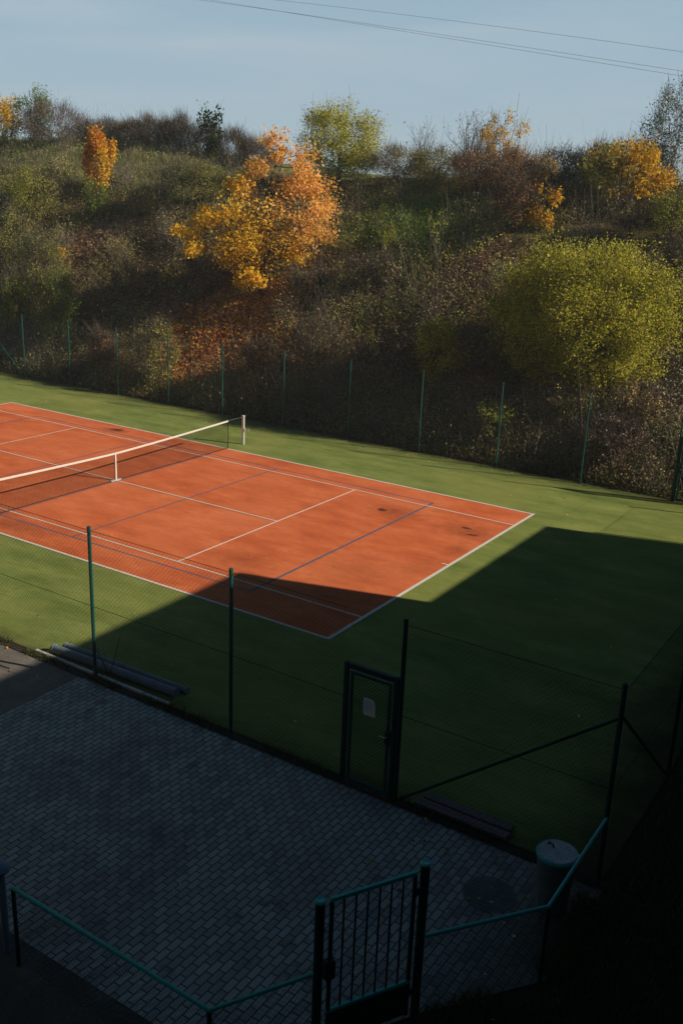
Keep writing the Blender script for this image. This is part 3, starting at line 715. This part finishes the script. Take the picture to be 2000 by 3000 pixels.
def baretree(name,label,cat,x,y,H,W,nst=3,tr=.03,depth=4,bark='barkgrey',leaves=0,pal='brown',seed=3,leaf=.08,group=None,up=.75,zb=None):
    rng=np.random.default_rng(seed);z0=float(terr(x,y)) if zb is None else zb
    root=empty(name,(x,y,z0));tag(root,label,cat,group);mb=MB();tips=[]
    def br(p,d,L,r,lv):
        n=4;pts=[p]
        for i in range(n):
            d=d+rng.normal(size=3)*.10+np.array([0,0,.04]);d/=np.linalg.norm(d);p=p+d*L/n;pts.append(p)
        mb.tube(pts,[max(r*(1-.6*i/n),.004) for i in range(n+1)],4 if lv else 6,False)
        if lv>=depth: tips.append(p);return
        for k in range(3 if lv else 5):
            q=pts[rng.integers(1,n+1)] if k else pts[-1]
            s=rng.normal(size=3);s[2]=abs(s[2])*.3;s/=np.linalg.norm(s)
            nd=d*up+s*(1-up)*1.6;nd/=np.linalg.norm(nd)
            br(q,nd,L*rng.uniform(.55,.78),r*.55,lv+1)
    for k in range(nst):
        a=rng.uniform(0,6.28);o=np.array([math.cos(a),math.sin(a),0])
        d=o*rng.uniform(.05,.45)*W/H+np.array([0,0,1.]);d/=np.linalg.norm(d)
        br(np.array([x,y,z0-.1])+o*.05,d,H*.40*rng.uniform(.8,1.1),tr,0)
    mb.build('trunk',M[bark],root)
    if leaves:
        T=np.array(tips);k=rng.integers(0,len(T),leaves);P=T[k]+rng.normal(size=(leaves,3))*.10
        quads('crown',leafquads(P,leaf,rng),pick(rng,leaves,PAL[pal]),M['leaf'],root,(x,y,z0))
    return root

VEG=True
if VEG:
    # ---- the cherry and its neighbours
    CH=[((a-602)/47,(686-b)/57,r/44) for a,b,r in ((640,318,30),(682,350,42),(604,362,40),(722,392,40),(655,400,50),(563,392,30),(745,448,38),(692,462,48),(622,462,50),(556,470,36),(505,476,28),(455,512,30),(518,532,40),(590,536,46),(662,532,46),(722,520,38),(468,572,24),(540,592,40),(612,596,46),(684,592,40),(565,636,26),(606,640,30))]
    plant('t','cherry_tree','big orange and gold tree in the middle of the slope','tree',-6.6,15.7,7.2,7.6,'cherry',21000,.13,0,.09,4,.075,pal2='gold',split=lambda p,R,H:.22-(p[:,0]*.80+p[:,1]*.60)/R*.9-(p[:,2]/H-.45)*1.5,low=.03,lobes=CH,spd=.58,bark='bark',depth=.75)
    baretree('bare_sapling','tall thin leafless sapling rising in front of the orange tree','tree',-8.33,17.0,8.2,1.1,1,.05,3,'barkgrey',0,seed=8,up=.86)
    plant('t','willow_shrub','rounded yellow green willow on the crest behind the orange tree','shrub',-8.05,24.3,4.2,5.0,'willow',24000,.085,90,.135,6,.035,low=.0,twigs=1200,pal2='green',split=lambda p,R,H:.15-p[:,2]/H,seed=41)
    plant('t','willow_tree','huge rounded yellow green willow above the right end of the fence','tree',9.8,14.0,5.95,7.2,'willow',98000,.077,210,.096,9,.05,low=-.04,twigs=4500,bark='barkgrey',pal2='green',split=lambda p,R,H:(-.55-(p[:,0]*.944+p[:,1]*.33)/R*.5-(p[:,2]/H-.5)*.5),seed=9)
    # ---- crest, from the left
    plant('t','autumn_tree','bright yellow tree cut off by the left edge on the crest','tree',-34.3,23.9,3.4,2.9,'gold',4600,.12,30,.17,3,.03,pal2='olive',split=lambda p,R,H:.35-p[:,2]/H)
    plant('t','green_tree','tall green round topped tree near the left edge on the crest','tree',-32.32,24.6,3.9,2.8,'green',6000,.095,36,.17,4,.03,low=.0,twigs=200)
    plant('t','bare_shrub','wide purplish leafless shrub on the crest near the left edge','shrub',-30.11,24.2,2.7,4.8,'purple',4200,.06,56,.16,9,.02,twigs=2600,bark='barkgrey',mat='leafd')
    for i,(x,y,H,W,lab) in enumerate(((-28.0,26.4,1.7,3.6,'low dark bare shrub on the crest, farthest left of the narrow orange tree'),(-25.9,26.0,1.6,3.2,'low dark bare shrub on the crest just left of the narrow orange tree'),(-23.9,25.8,1.8,3.2,'dark bare shrub on the crest directly behind the narrow orange tree'),(-22.3,25.6,2.2,3.2,'dark twiggy shrub on the crest, first right of the narrow orange tree'),(-20.9,26.0,2.3,3.0,'dark twiggy shrub on the crest, second right of the narrow orange tree'),(-19.8,26.6,2.3,2.8,'dark twiggy shrub on the crest just left of the broad leaved green sapling'),(-17.6,27.0,2.3,2.8,'dark twiggy shrub on the crest just right of the broad leaved green sapling'),(-15.6,27.0,2.3,2.8,'brown twiggy shrub on the crest behind the bare sapling'))):
        plant('s','bare_shrub',lab,'shrub',x,y,H,W,'brown',3200,.06,60,.20,10,.014,twigs=3400,mat='leafd',bark='barkgrey',group='dark shrubs along the left crest',low=-.02)
    plant('t','green_sapling','dark green broad leaved sapling on the crest left of the willow','tree',-18.2,25.9,3.5,2.3,'dkgreen',900,.19,24,.15,2,.03,low=.15,shape='vase',twigs=120)
    plant('t','autumn_tree','narrow orange tree standing alone on the left slope','tree',-21.27,19.9,3.9,2.4,'orange',4800,.13,26,.14,2,.03,low=.02,shape='egg',pal2='gold',split=lambda p,R,H:.30+p[:,0]/R*.6-p[:,2]/H*.9)
    plant('s','green_shrub','small green shrub right beneath the narrow orange tree','shrub',-20.2,18.5,2.4,1.5,'green',2000,.08,22,.18,4,.02,low=.03,twigs=200,pal2='ygreen',split=lambda p,R,H:p[:,2]/H-.7)
    baretree('bare_tree','small thin bare tree on the crest right of the crest willow','tree',-4.83,27.2,3.2,1.9,4,.022,3,'barkgrey',120,'brown',5,.09)
    baretree('bare_tree','tall many stemmed bare tree on the crest beside a yellow tree','tree',-1.75,27.2,4.3,2.4,7,.03,3,'barkgrey',700,'purple',12,.08,up=.82)
    plant('t','autumn_tree','yellow orange tree on the crest touching the many stemmed bare tree','tree',.15,27.0,3.6,2.8,'gold',3600,.10,34,.12,5,.025,low=.0,shape='round',twigs=500,pal2='gold',split=lambda p,R,H:p[:,0]/R*.9+.05)
    # ---- right crest scrub
    for i,(x,y,H,W,pal,lab) in enumerate(((-4.6,24.2,1.7,3.0,'brown','dark scrub bush on the crest directly right of the crest willow'),(-2.06,24.0,1.7,2.8,'olive','dull olive bush on the crest below the small thin bare tree'),(.32,23.6,1.8,2.8,'rust','reddish brown bush on the crest under the many stemmed bare tree'),(2.4,23.3,2.0,2.8,'rust','reddish brown bush on the crest, below and right of the yellow orange tree'),(3.9,24.8,1.9,2.8,'greygreen','grey green bush on the crest left of the pale yellow sapling top'),(5.2,25.6,1.8,2.4,'brown','dark bush on the skyline left of the golden tree'),(6.9,26.3,2.0,2.2,'rust','rusty bush on the skyline right of the golden tree'))):
        plant('s','scrub_bush',lab,'shrub',x,y,H+.2,W+.5,pal,4200,.075,60,.18,8,.016,low=-.02,twigs=1500,mat='leafd',group='scrub along the right crest')
    plant('t','pale_sapling','thin sapling with sparse pale yellow leaves on the right slope','tree',3.9,23.2,2.3,1.3,'pale',620,.10,18,.14,2,.02,low=.35,twigs=160)
    plant('t','golden_shrub','small bright golden shrub above the big willow','shrub',5.2,20.4,2.2,1.8,'gold',1100,.12,16,.13,3,.02,low=.02,twigs=350)
    plant('s','rust_shrub','rusty brown twiggy bush left of the small golden shrub','shrub',4.15,20.0,2.2,2.3,'rust',2200,.08,30,.17,7,.018,twigs=1500,mat='leafd')
    plant('t','autumn_tree','golden yellow tree on the right slope above the big willow','tree',7.83,22.9,3.1,4.0,'gold',4600,.13,34,.11,4,.03,low=.10,twigs=900,pal2='olive',split=lambda p,R,H:-.25-p[:,0]/R)
    plant('t','autumn_tree','paler yellow crown just behind the golden yellow tree near the birch','tree',6.6,24.3,2.6,2.6,'willow',3800,.10,28,.15,4,.025,low=.02,twigs=300,pal2='gold',split=lambda p,R,H:p[:,2]/H-.5)
    plant('t','olive_tree','olive yellow bush behind and left of the golden yellow tree','shrub',5.9,25.6,2.0,1.9,'olive',1800,.09,26,.16,4,.02,low=.05,twigs=300,pal2='gold',split=lambda p,R,H:p[:,2]/H-.85)
    plant('t','birch_tree','thin grey green birch at the right edge of the skyline','tree',8.9,26.0,4.6,3.2,'greygreen',5200,.08,46,.13,3,.035,low=.18,twigs=900,bark='barkpale')
    plant('s','green_bush','dark green bush on the crest left of the birch','shrub',8.05,26.6,2.3,1.9,'dkgreen',1800,.09,24,.17,4,.02,low=.05,twigs=300)
    plant('s','yellow_green_shrub','yellow green shrub at the right edge halfway up the slope','shrub',10.7,20.7,2.5,2.2,'ygreen',3800,.075,36,.15,5,.02,low=.05,twigs=700,pal2='olive',split=lambda p,R,H:.3-p[:,2]/H)
    for x,y,H,W,pal,lab in ((12.0,18.4,2.3,1.7,'brown','brown leafless bush at the right edge behind the big willow'),(8.98,20.8,1.6,2.2,'brown','brown bush directly above the top of the big willow'),(13.0,15.9,2.2,1.6,'rust','brown bush at the right edge beside the big willow')):
        plant('s','scrub_bush',lab,'shrub',x,y,H,W,pal,1800,.08,30,.17,7,.018,twigs=1500,mat='leafd')
    # ---- right slope foot
    plant('s','yellow_green_sapling','upright yellow green sapling left of the big willow','shrub',4.57,12.7,3.1,2.4,'willow',6500,.08,26,.15,3,.02,low=.05,shape='cone',twigs=300)
    plant('s','grey_sapling','grey twiggy sapling with sparse yellow leaves left of the big willow','shrub',6.26,12.7,2.9,2.4,'pale',1900,.07,26,.16,6,.018,low=.08,shape='vase',twigs=1300,bark='barkpale',pal2='ygreen',split=lambda p,R,H:p[:,2]/H-.6)
    plant('s','green_shrub','fresh green shrub growing right behind the far fence posts','shrub',7.87,10.9,1.9,1.5,'green',2600,.07,24,.17,5,.018,low=.02,twigs=200,pal2='ygreen',split=lambda p,R,H:p[:,2]/H-.75)
    # ---- left slope
    for x,y,H,W,pal,p2,n,lab in ((-23.8,17.3,3.1,3.1,'olive','ygreen',5200,'olive shrub at the left edge below the crest grass'),(-22.9,14.7,4.0,2.6,'olive','greygreen',5000,'tall grey green shrub at the left edge halfway down the slope'),(-19.9,12.3,2.8,2.2,'ygreen','green',4200,'yellow green shrub at the left edge just above the fence'),(-16.4,11.9,4.1,2.5,'green','olive',5600,'tall green shrub behind the second fence post from the left'),(-19.2,13.6,3.7,2.8,'olive','greygreen',4200,'olive shrub between the green one and the left edge'),(-8.75,10.95,3.1,2.2,'olive','brown',3800,'olive brown shrub pressing on the fence left of the fallen orange leaves'),(-15.0,20.3,2.3,4.4,'olive','greygreen',6500,'wide olive shrub on the upper slope left of the orange tree'),(-17.6,19.3,1.7,1.8,'olive','brown',2000,'small olive bush right of the narrow orange tree'),(-1.8,18.6,1.9,1.2,'ygreen','green',1500,'small fresh green bush on the grassy patch right of the orange tree')):
        plant('s','slope_shrub',lab,'shrub',x,y,H,W*1.12,pal,int(n*1.8),.078,int(20+W*9),.15,6,.018,low=.0,twigs=int(n*.28),pal2=p2,split=lambda p,R,H:.2-p[:,0]/R)
    plant('s','orange_shrub','tiny orange shrub low on the left slope','shrub',-20.1,15.5,1.0,.95,'gold',420,.11,9,.2,3,.012,low=.05)
    baretree('pale_sapling','slim pale stemmed sapling below the green patch','tree',1.83,17.3,3.0,1.1,1,.025,3,'barkpale',180,'ygreen',21,.08,up=.84)
    for x,y,H,W,pal,lab in ((-3.84,15.9,1.7,2.3,'brown','brown bush right of the fallen orange leaves'),(-.78,16.4,1.9,2.5,'brown','brown bush below the green grassy patch'),(-.61,12.2,2.6,2.7,'brown','grey brown brush above the fence right of the fallen leaves'),(10.3,12.2,1.7,2.4,'olive','dull brush at the foot of the big willow'),(-3.14,11.8,1.9,2.4,'rust','rusty brush behind the fence below the orange tree'),(2.3,11.9,2.1,2.6,'brown','dark brown brush behind the middle of the right fence'),(12.4,11.0,1.8,2.0,'purple','greyish brush behind the fence near the far gate'),(-11.95,10.9,2.2,1.8,'rust','brown leafy brush behind the fence at the fourth post from the left'),(12.6,12.5,1.8,1.8,'pale','straw coloured brush at the right edge above the far gate'),(-9.8,15.5,2.1,2.3,'brown','dark brush left of the trunk of the orange tree'),(-13.8,14.8,2.3,2.6,'brown','dark brush in the hollow of the left slope')):
        plant('s','scrub_bush',lab,'shrub',x,y,H,W,pal,2300,.078,34,.18,9,.016,twigs=1900,mat='leafd',bark='barkgrey',group='scrub on the slope')

    # ---- uncountable undergrowth
    rng=np.random.default_rng(77)
    N=11500
    X=rng.uniform(-43,16,N);Y=10.05+(rng.uniform(0,1,N)**1.15)*17.5
    dens=vn(X,Y,2.4,21)*.8+vn(X,Y,1.0,22)*.5
    bare=np.zeros(N)
    for (bx,by,br) in ((-7.3,13.9,2.6),(-5.4,21.1,1.0),(3.1,18.0,1.5),(-18.4,17.6,1.4),(12.9,13.6,1.6),(8.8,14.3,1.0)):
        bare=np.maximum(bare,np.clip(1.4-np.hypot(X-bx,Y-by)/br,0,1))
    grassy=(Y>np.interp(X,CX,YC)-4.2)&(X<-12)
    keep=(dens>.54)&(rng.uniform(0,1,N)>bare*.85)&((~grassy)|(rng.uniform(0,1,N)<.25))
    X=X[keep];Y=Y[keep];N=len(X);Z=terr(X,Y)
    foot=np.clip((12.2-Y)/2,0,1)
    Ht=(rng.uniform(.25,.95,N)*(.45+1.3*np.clip(vn(X,Y,2.4,21)-.35,0,1)))*(1+foot*.7);Wt=Ht*rng.uniform(.5,.9,N)
    base=regcol(X,Y)*np.array([2.8,3.7,2.3])
    nl=26;I=np.repeat(np.arange(N),nl);n=len(I)
    P=np.stack([X[I],Y[I],Z[I]],1)+rng.normal(size=(n,3))*np.stack([Wt[I]*.55,Wt[I]*.55,0*Wt[I]],1)
    P[:,2]=terr(P[:,0],P[:,1])+np.abs(rng.normal(size=n))*Ht[I]*.42+.01
    tint=np.array([[.8,.8,.8],[1.3,1.15,.9],[.9,1.15,.6],[1.9,1.2,.8],[2.6,2.1,1.6]])[rng.choice(5,N,p=[.34,.26,.22,.13,.05])]
    C=np.clip(base[I]*tint[I]*rng.uniform(.6,1.45,(n,1)),0,.5)
    g=P[:,1]>9.9
    q1=leafquads(P[g],.078,rng)
    nt_=6;I=np.repeat(np.arange(N),nt_);n=len(I)
    A=np.stack([X[I],Y[I],Z[I]],1)+rng.normal(size=(n,3))*np.stack([Wt[I]*.4,Wt[I]*.4,0*Wt[I]],1);A[:,2]=terr(A[:,0],A[:,1])
    d=rng.normal(size=(n,3))*.62+np.array([0,0,.8]);B=A+d*(Ht[I]*rng.uniform(.5,1.25,n))[:,None]
    gg=(B[:,1]>9.85)&(A[:,1]>9.9)
    q2=sticks(A[gg],B[gg],rng.uniform(.004,.010,gg.sum()),rng)
    C2=np.clip(np.array([.14,.125,.10])*rng.uniform(.4,1.9,(gg.sum(),1)),0,.5)
    # denser bramble and scrub masses, each of one tone
    NB=340;bx=rng.uniform(-40,15,NB);by=10.4+rng.uniform(0,1,NB)**1.3*14.5
    bx[:60]=rng.uniform(-18,14,60);by[:60]=rng.uniform(10.3,12.2,60)
    bx[60:110]=rng.uniform(-6.5,13,50);by[60:110]=rng.uniform(25.0,28.0,50);bx[110:140]=rng.uniform(-31,-14,30);by[110:140]=rng.uniform(25.6,28,30)
    ok=np.ones(NB,bool)
    for (cx_,cy_,cr_) in ((-8.0,13.0,2.7),(-6.0,15.2,1.6),(-5.4,21.1,.9),(3.1,17.8,1.2),(12.9,13.6,1.2),(-18.4,17.4,1.1)): ok&=np.hypot(bx-cx_,by-cy_)>cr_
    ok&=~((by>21)&(by<25.5)&(bx<-12)&(rng.uniform(0,1,NB)<.7));bx=bx[ok];by=by[ok];NB=len(bx)
    br_=rng.uniform(.45,1.15,NB);bh=np.minimum(br_*rng.uniform(.8,1.35,NB),1.0)
    tones=np.array([[.20,.23,.085],[.25,.21,.12],[.17,.17,.11],[.30,.29,.12],[.13,.20,.065],[.28,.19,.11],[.20,.20,.15],[.36,.32,.19]])
    tn=1.4*tones[rng.choice(8,NB,p=[.20,.16,.17,.12,.12,.09,.09,.05])]*rng.uniform(.8,1.2,(NB,1))
    lv=420;I=np.repeat(np.arange(NB),lv);n=len(I);sub=rng.normal(size=(NB,7,3))*.5;kk=rng.integers(0,7,n)
    off=(sub[I,kk]+rng.normal(size=(n,3))*.34)*br_[I][:,None]
    P=np.stack([bx[I]+off[:,0],by[I]+off[:,1],np.zeros(n)],1);P[:,2]=terr(P[:,0],P[:,1])+(np.abs(off[:,2])+.05)*(bh/br_)[I]
    gg3=P[:,1]>9.9;q3=leafquads(P[gg3],.068,rng);C3=np.clip(tn[I]*rng.uniform(.65,1.4,(n,1)),0,.6)[gg3]
    lt=60;I=np.repeat(np.arange(NB),lt);n=len(I);o2=rng.normal(size=(n,2))*.38*br_[I][:,None]
    A=np.stack([bx[I]+o2[:,0],by[I]+o2[:,1],np.zeros(n)],1);A[:,2]=terr(A[:,0],A[:,1]);B=A+(rng.normal(size=(n,3))*.45+np.array([0,0,1.]))*(bh[I]*rng.uniform(.7,1.6,n))[:,None]
    g4=(A[:,1]>9.9)&(B[:,1]>9.85);q4=sticks(A[g4],B[g4],rng.uniform(.004,.009,g4.sum()),rng);C4=np.clip(np.array([.17,.15,.13])*rng.uniform(.5,1.6,(g4.sum(),1)),0,.5)
    q1=np.concatenate([q1,q3,q4]);C=np.concatenate([C[g],C3,C4])
    o=quads('undergrowth',np.concatenate([q1,q2]),np.concatenate([C,C2]),M['leafd']);tag(o,'tangled brown and olive undergrowth covering the slope','undergrowth',None,'stuff')
    # grass blades on the left crest and the green patch
    n=42000
    GX=np.concatenate([rng.uniform(-44,-9,n),rng.normal(-1.3,2.0,9000),rng.uniform(-43,15,9000)]);GY=np.concatenate([20.2+rng.uniform(0,1,n)*6.5,rng.normal(20.2,1.5,9000),rng.uniform(9.95,10.9,9000)])
    keep=np.ones(len(GX),bool);keep[:n]=(GY[:n]>np.interp(GX[:n],CX,YC)-4.5+vn(GX[:n],GY[:n],1.5,31)*1.6-.6)
    GX=GX[keep];GY=GY[keep];n=len(GX);A=np.stack([GX,GY,terr(GX,GY)-.01],1)
    cl=vn(GX,GY,.8,33);hgt=rng.uniform(.16,.42,n)*(.5+cl)
    B=A+np.stack([rng.normal(size=n)*.3,rng.normal(size=n)*.3,np.ones(n)],1)*hgt[:,None]
    C=pick(rng,n,[(.22,.22,.12,4),(.14,.16,.075,3),(.34,.32,.19,2)],.3)
    gp=(np.hypot(GX+1.3,GY-20.2)<4.5)&(GX>-8);C[gp]=pick(rng,gp.sum(),[(.09,.17,.03,4),(.15,.22,.05,2),(.2,.2,.08,1)],.3)
    lo=GY<11;C[lo]=pick(rng,lo.sum(),[(.08,.10,.03,4),(.16,.13,.07,3),(.06,.09,.03,2)],.3)
    o=quads('tall_grass',sticks(A,B,rng.uniform(.006,.012,n),rng),C,M['leafd']);tag(o,'pale grass along the crest, on the slope and at the fence foot','grass',None,'stuff')
    # weeds and moss tufts along the edge between turf and yard, and around the yard's shaded rim
    n=9000;ux=rng.uniform(-12,19.2,n);uy=-9.66+rng.normal(0,.06,n)
    m2=2600;tt=rng.uniform(0,1,m2);ex=19.24+rng.normal(0,.10,m2);ey=-9.8-tt*2.0
    m3=2600;tt=rng.uniform(0,1,m3);fx_=19.22+(17.1-19.22)*tt+rng.normal(0,.08,m3);fy_=-11.8+(-14.85+11.8)*tt+rng.normal(0,.08,m3)
    gx=np.concatenate([ux,ex,fx_]);gy=np.concatenate([uy,ey,fy_]);kk=vn(gx,gy,.6,51)>.42;gx=gx[kk];gy=gy[kk];n=len(gx)
    A=np.stack([gx,gy,np.full(n,.0)],1);B=A+np.stack([rng.normal(size=n)*.5,rng.normal(size=n)*.5,np.ones(n)],1)*(rng.uniform(.03,.14,n))[:,None]
    o=quads('edge_weeds',sticks(A,B,rng.uniform(.003,.007,n),rng),pick(rng,n,[(.10,.14,.04,4),(.20,.17,.09,2),(.06,.09,.03,2)],.3),M['leafd']);tag(o,'low weeds and moss along the edges of the brick yard','weeds',None,'stuff')
    # rough grass outside the yard, lower right
    n=26000;gx=rng.uniform(17.2,22.5,n);gy=rng.uniform(-16.5,-4,n);kk=(gx>19.32)|((gy< -11.9)&((gx-17.1)>(gy+14.75)*.72+.25));kk&=vn(gx,gy,.9,52)>.35;gx=gx[kk];gy=gy[kk];n=len(gx)
    A=np.stack([gx,gy,np.full(n,-.01)],1);B=A+np.stack([rng.normal(size=n)*.4,rng.normal(size=n)*.4,np.ones(n)],1)*(rng.uniform(.04,.16,n))[:,None]
    o=quads('rough_grass',sticks(A,B,rng.uniform(.004,.008,n),rng),pick(rng,n,[(.08,.13,.04,4),(.14,.14,.07,2),(.05,.08,.03,2)],.3),M['leafd']);tag(o,'dark rough grass in the shade outside the low fence','grass',None,'stuff')
    # fallen leaves
    def litter(n,cx,cy,sx,sy,pal,size):
        x=rng.normal(cx,sx,n);y=rng.normal(cy,sy,n);k=y>10.0;x=x[k];y=y[k]
        P=np.stack([x,y,terr(x,y)+rng.uniform(.01,.14,len(x))],1);return leafquads(P,size,rng,1.3,.5),pick(rng,len(x),pal,.3)
    OR=[(.84,.36,.10,4),(.68,.25,.07,3),(.86,.48,.18,3),(.42,.16,.06,1.5),(.80,.58,.38,1)]
    TN=[(.42,.31,.22,4),(.30,.21,.14,3),(.55,.42,.32,2),(.20,.13,.09,2)]
    BR=[(.30,.19,.13,4),(.18,.12,.085,3),(.40,.28,.20,2),(.52,.42,.34,1)]
    L=[litter(22000,-8.2,12.8,3.0,1.2,OR,.125),litter(7000,-6.0,15.6,2.0,1.3,OR,.12),litter(2500,-4.6,11.6,2.6,.9,OR,.11),litter(2600,12.7,13.5,1.2,1.0,TN,.10),litter(1500,8.8,14.2,1.1,.7,TN,.10),litter(2500,3.0,17.8,1.8,.9,BR,.10),litter(2500,-18.5,17.2,2.0,1.3,BR,.10),
       litter(1200,-5.4,21,.7,.7,BR,.10),litter(14000,-10,12,9,1.2,BR,.11),litter(16000,2,13,7,3,BR,.10),litter(12000,-12,16,6,3,BR,.10),litter(6000,9,16,4,4,BR,.10)]
    o=quads('fallen_leaves',np.concatenate([a for a,c in L]),np.concatenate([c for a,c in L]),M['leafd']);tag(o,'orange and brown fallen leaves spread over the slope','fallen leaves',None,'stuff')
    # a few leaves blown on the turf and yard
    x=np.concatenate([rng.uniform(-18,19,260),rng.uniform(-16,14,260),rng.uniform(7,19,170)]);y=np.concatenate([rng.uniform(-9.4,9.4,260),9.6-np.abs(rng.normal(0,.4,260)),-9.75-np.abs(rng.normal(0,1.6,170))])
    P=np.stack([x,y,np.full(len(x),.02)],1)
    o=quads('blown_leaves',leafquads(P,.055,rng,1.3,.7),pick(rng,len(x),TN+OR,.3),M['leafd']);tag(o,'few small dry leaves blown onto the turf','fallen leaves',None,'stuff')

# ------------------------------------------------------------------ light
sun=bpy.data.lights.new('sun','SUN');sun.energy=5.0;sun.angle=math.radians(.5);sun.color=(1,.81,.60)
so=bpy.data.objects.new('sun',sun);COL.objects.link(so)
sd=Vector((SX,SY,1.0)).normalized()
so.rotation_euler=sd.to_track_quat('Z','Y').to_euler();so.location=(30,0,30)
el=math.asin(sd.z);az=math.atan2(sd.x,sd.y)
W=bpy.data.worlds.new('World');S.world=W;W.use_nodes=True;nt=W.node_tree;nt.nodes.clear()
out=nt.nodes.new('ShaderNodeOutputWorld');bg=nt.nodes.new('ShaderNodeBackground');sky=nt.nodes.new('ShaderNodeTexSky')
sky.sky_type='NISHITA';sky.sun_disc=False;sky.sun_elevation=el;sky.sun_rotation=az
sky.altitude=1500;sky.air_density=.55;sky.dust_density=1.0;sky.ozone_density=1.0
bg.inputs['Strength'].default_value=.05
tc=nt.nodes.new('ShaderNodeTexCoord')
cf=noise(nt,tc.outputs['Generated'],2.6,6,.55,(1,1,7),.6)
cm=ramp(nt,cf,[(.42,(0,0,0)),(.72,(.55,.55,.55))])
sx=nt.nodes.new('ShaderNodeSeparateXYZ');nt.links.new(tc.outputs['Generated'],sx.inputs[0])
lowsky=ramp(nt,sx.outputs['Z'],[(0.0,(.95,.95,.95)),(.22,(.88,.88,.88)),(.34,(.12,.12,.12)),(.5,(0,0,0))])
deep=ramp(nt,sx.outputs['Z'],[(.24,(1,1,1)),(.50,(.50,.88,.88))])  # upper sky, out of view, dimmed to weaken fill light in the shadows
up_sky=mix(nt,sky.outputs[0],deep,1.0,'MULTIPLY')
hcol=ramp(nt,sx.outputs['Z'],[(0,(.70,.92,1.0)),(.10,(.61,.84,1.0)),(.24,(.53,.80,1.0))])
hcol=mix(nt,hcol,(11.2,11.2,11.2),1.0,'MULTIPLY')
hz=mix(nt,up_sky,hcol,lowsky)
hz=mix(nt,hz,(8.6,10.2,11.3),mix(nt,cm,lowsky,1.0,'MULTIPLY'))
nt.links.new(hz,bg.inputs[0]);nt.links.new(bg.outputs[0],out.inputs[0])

# ------------------------------------------------------------------ thin autumn haze
hm=bpy.data.materials.new('haze');hm.use_nodes=True;hn=hm.node_tree;hn.nodes.clear()
ho=hn.nodes.new('ShaderNodeOutputMaterial');pv=hn.nodes.new('ShaderNodeVolumePrincipled')
pv.inputs['Color'].default_value=(.80,.90,1,1);pv.inputs['Density'].default_value=.0006;pv.inputs['Anisotropy'].default_value=.0
hn.links.new(pv.outputs[0],ho.inputs['Volume'])
b=MB();b.box(-450,450,-350,520,-1.1,33.5);o=b.build('haze',hm);tag(o,kind='stuff')

# ------------------------------------------------------------------ camera
q=(2847.11,-0.571164,0.312205,0.0396067,22.0948,-21.0651,8.82456)
f,y_,p_,r_,cx,cy,cz=q
fw=Vector((math.sin(y_)*math.cos(p_),math.cos(y_)*math.cos(p_),-math.sin(p_)));rt=Vector((math.cos(y_),-math.sin(y_),0));up=rt.cross(fw)
r2=rt*math.cos(r_)+up*math.sin(r_);u2=-rt*math.sin(r_)+up*math.cos(r_)
cam=bpy.data.cameras.new('camera');co=bpy.data.objects.new('camera',cam);COL.objects.link(co)
co.matrix_world=Matrix(((r2.x,u2.x,-fw.x,cx),(r2.y,u2.y,-fw.y,cy),(r2.z,u2.z,-fw.z,cz),(0,0,0,1)))
cam.sensor_fit='VERTICAL';cam.sensor_height=24;cam.lens=f/3000*24;cam.clip_start=.1;cam.clip_end=3000
S.camera=co
S.view_settings.view_transform='Standard';S.view_settings.look='None';S.view_settings.exposure=.12;S.view_settings.gamma=1
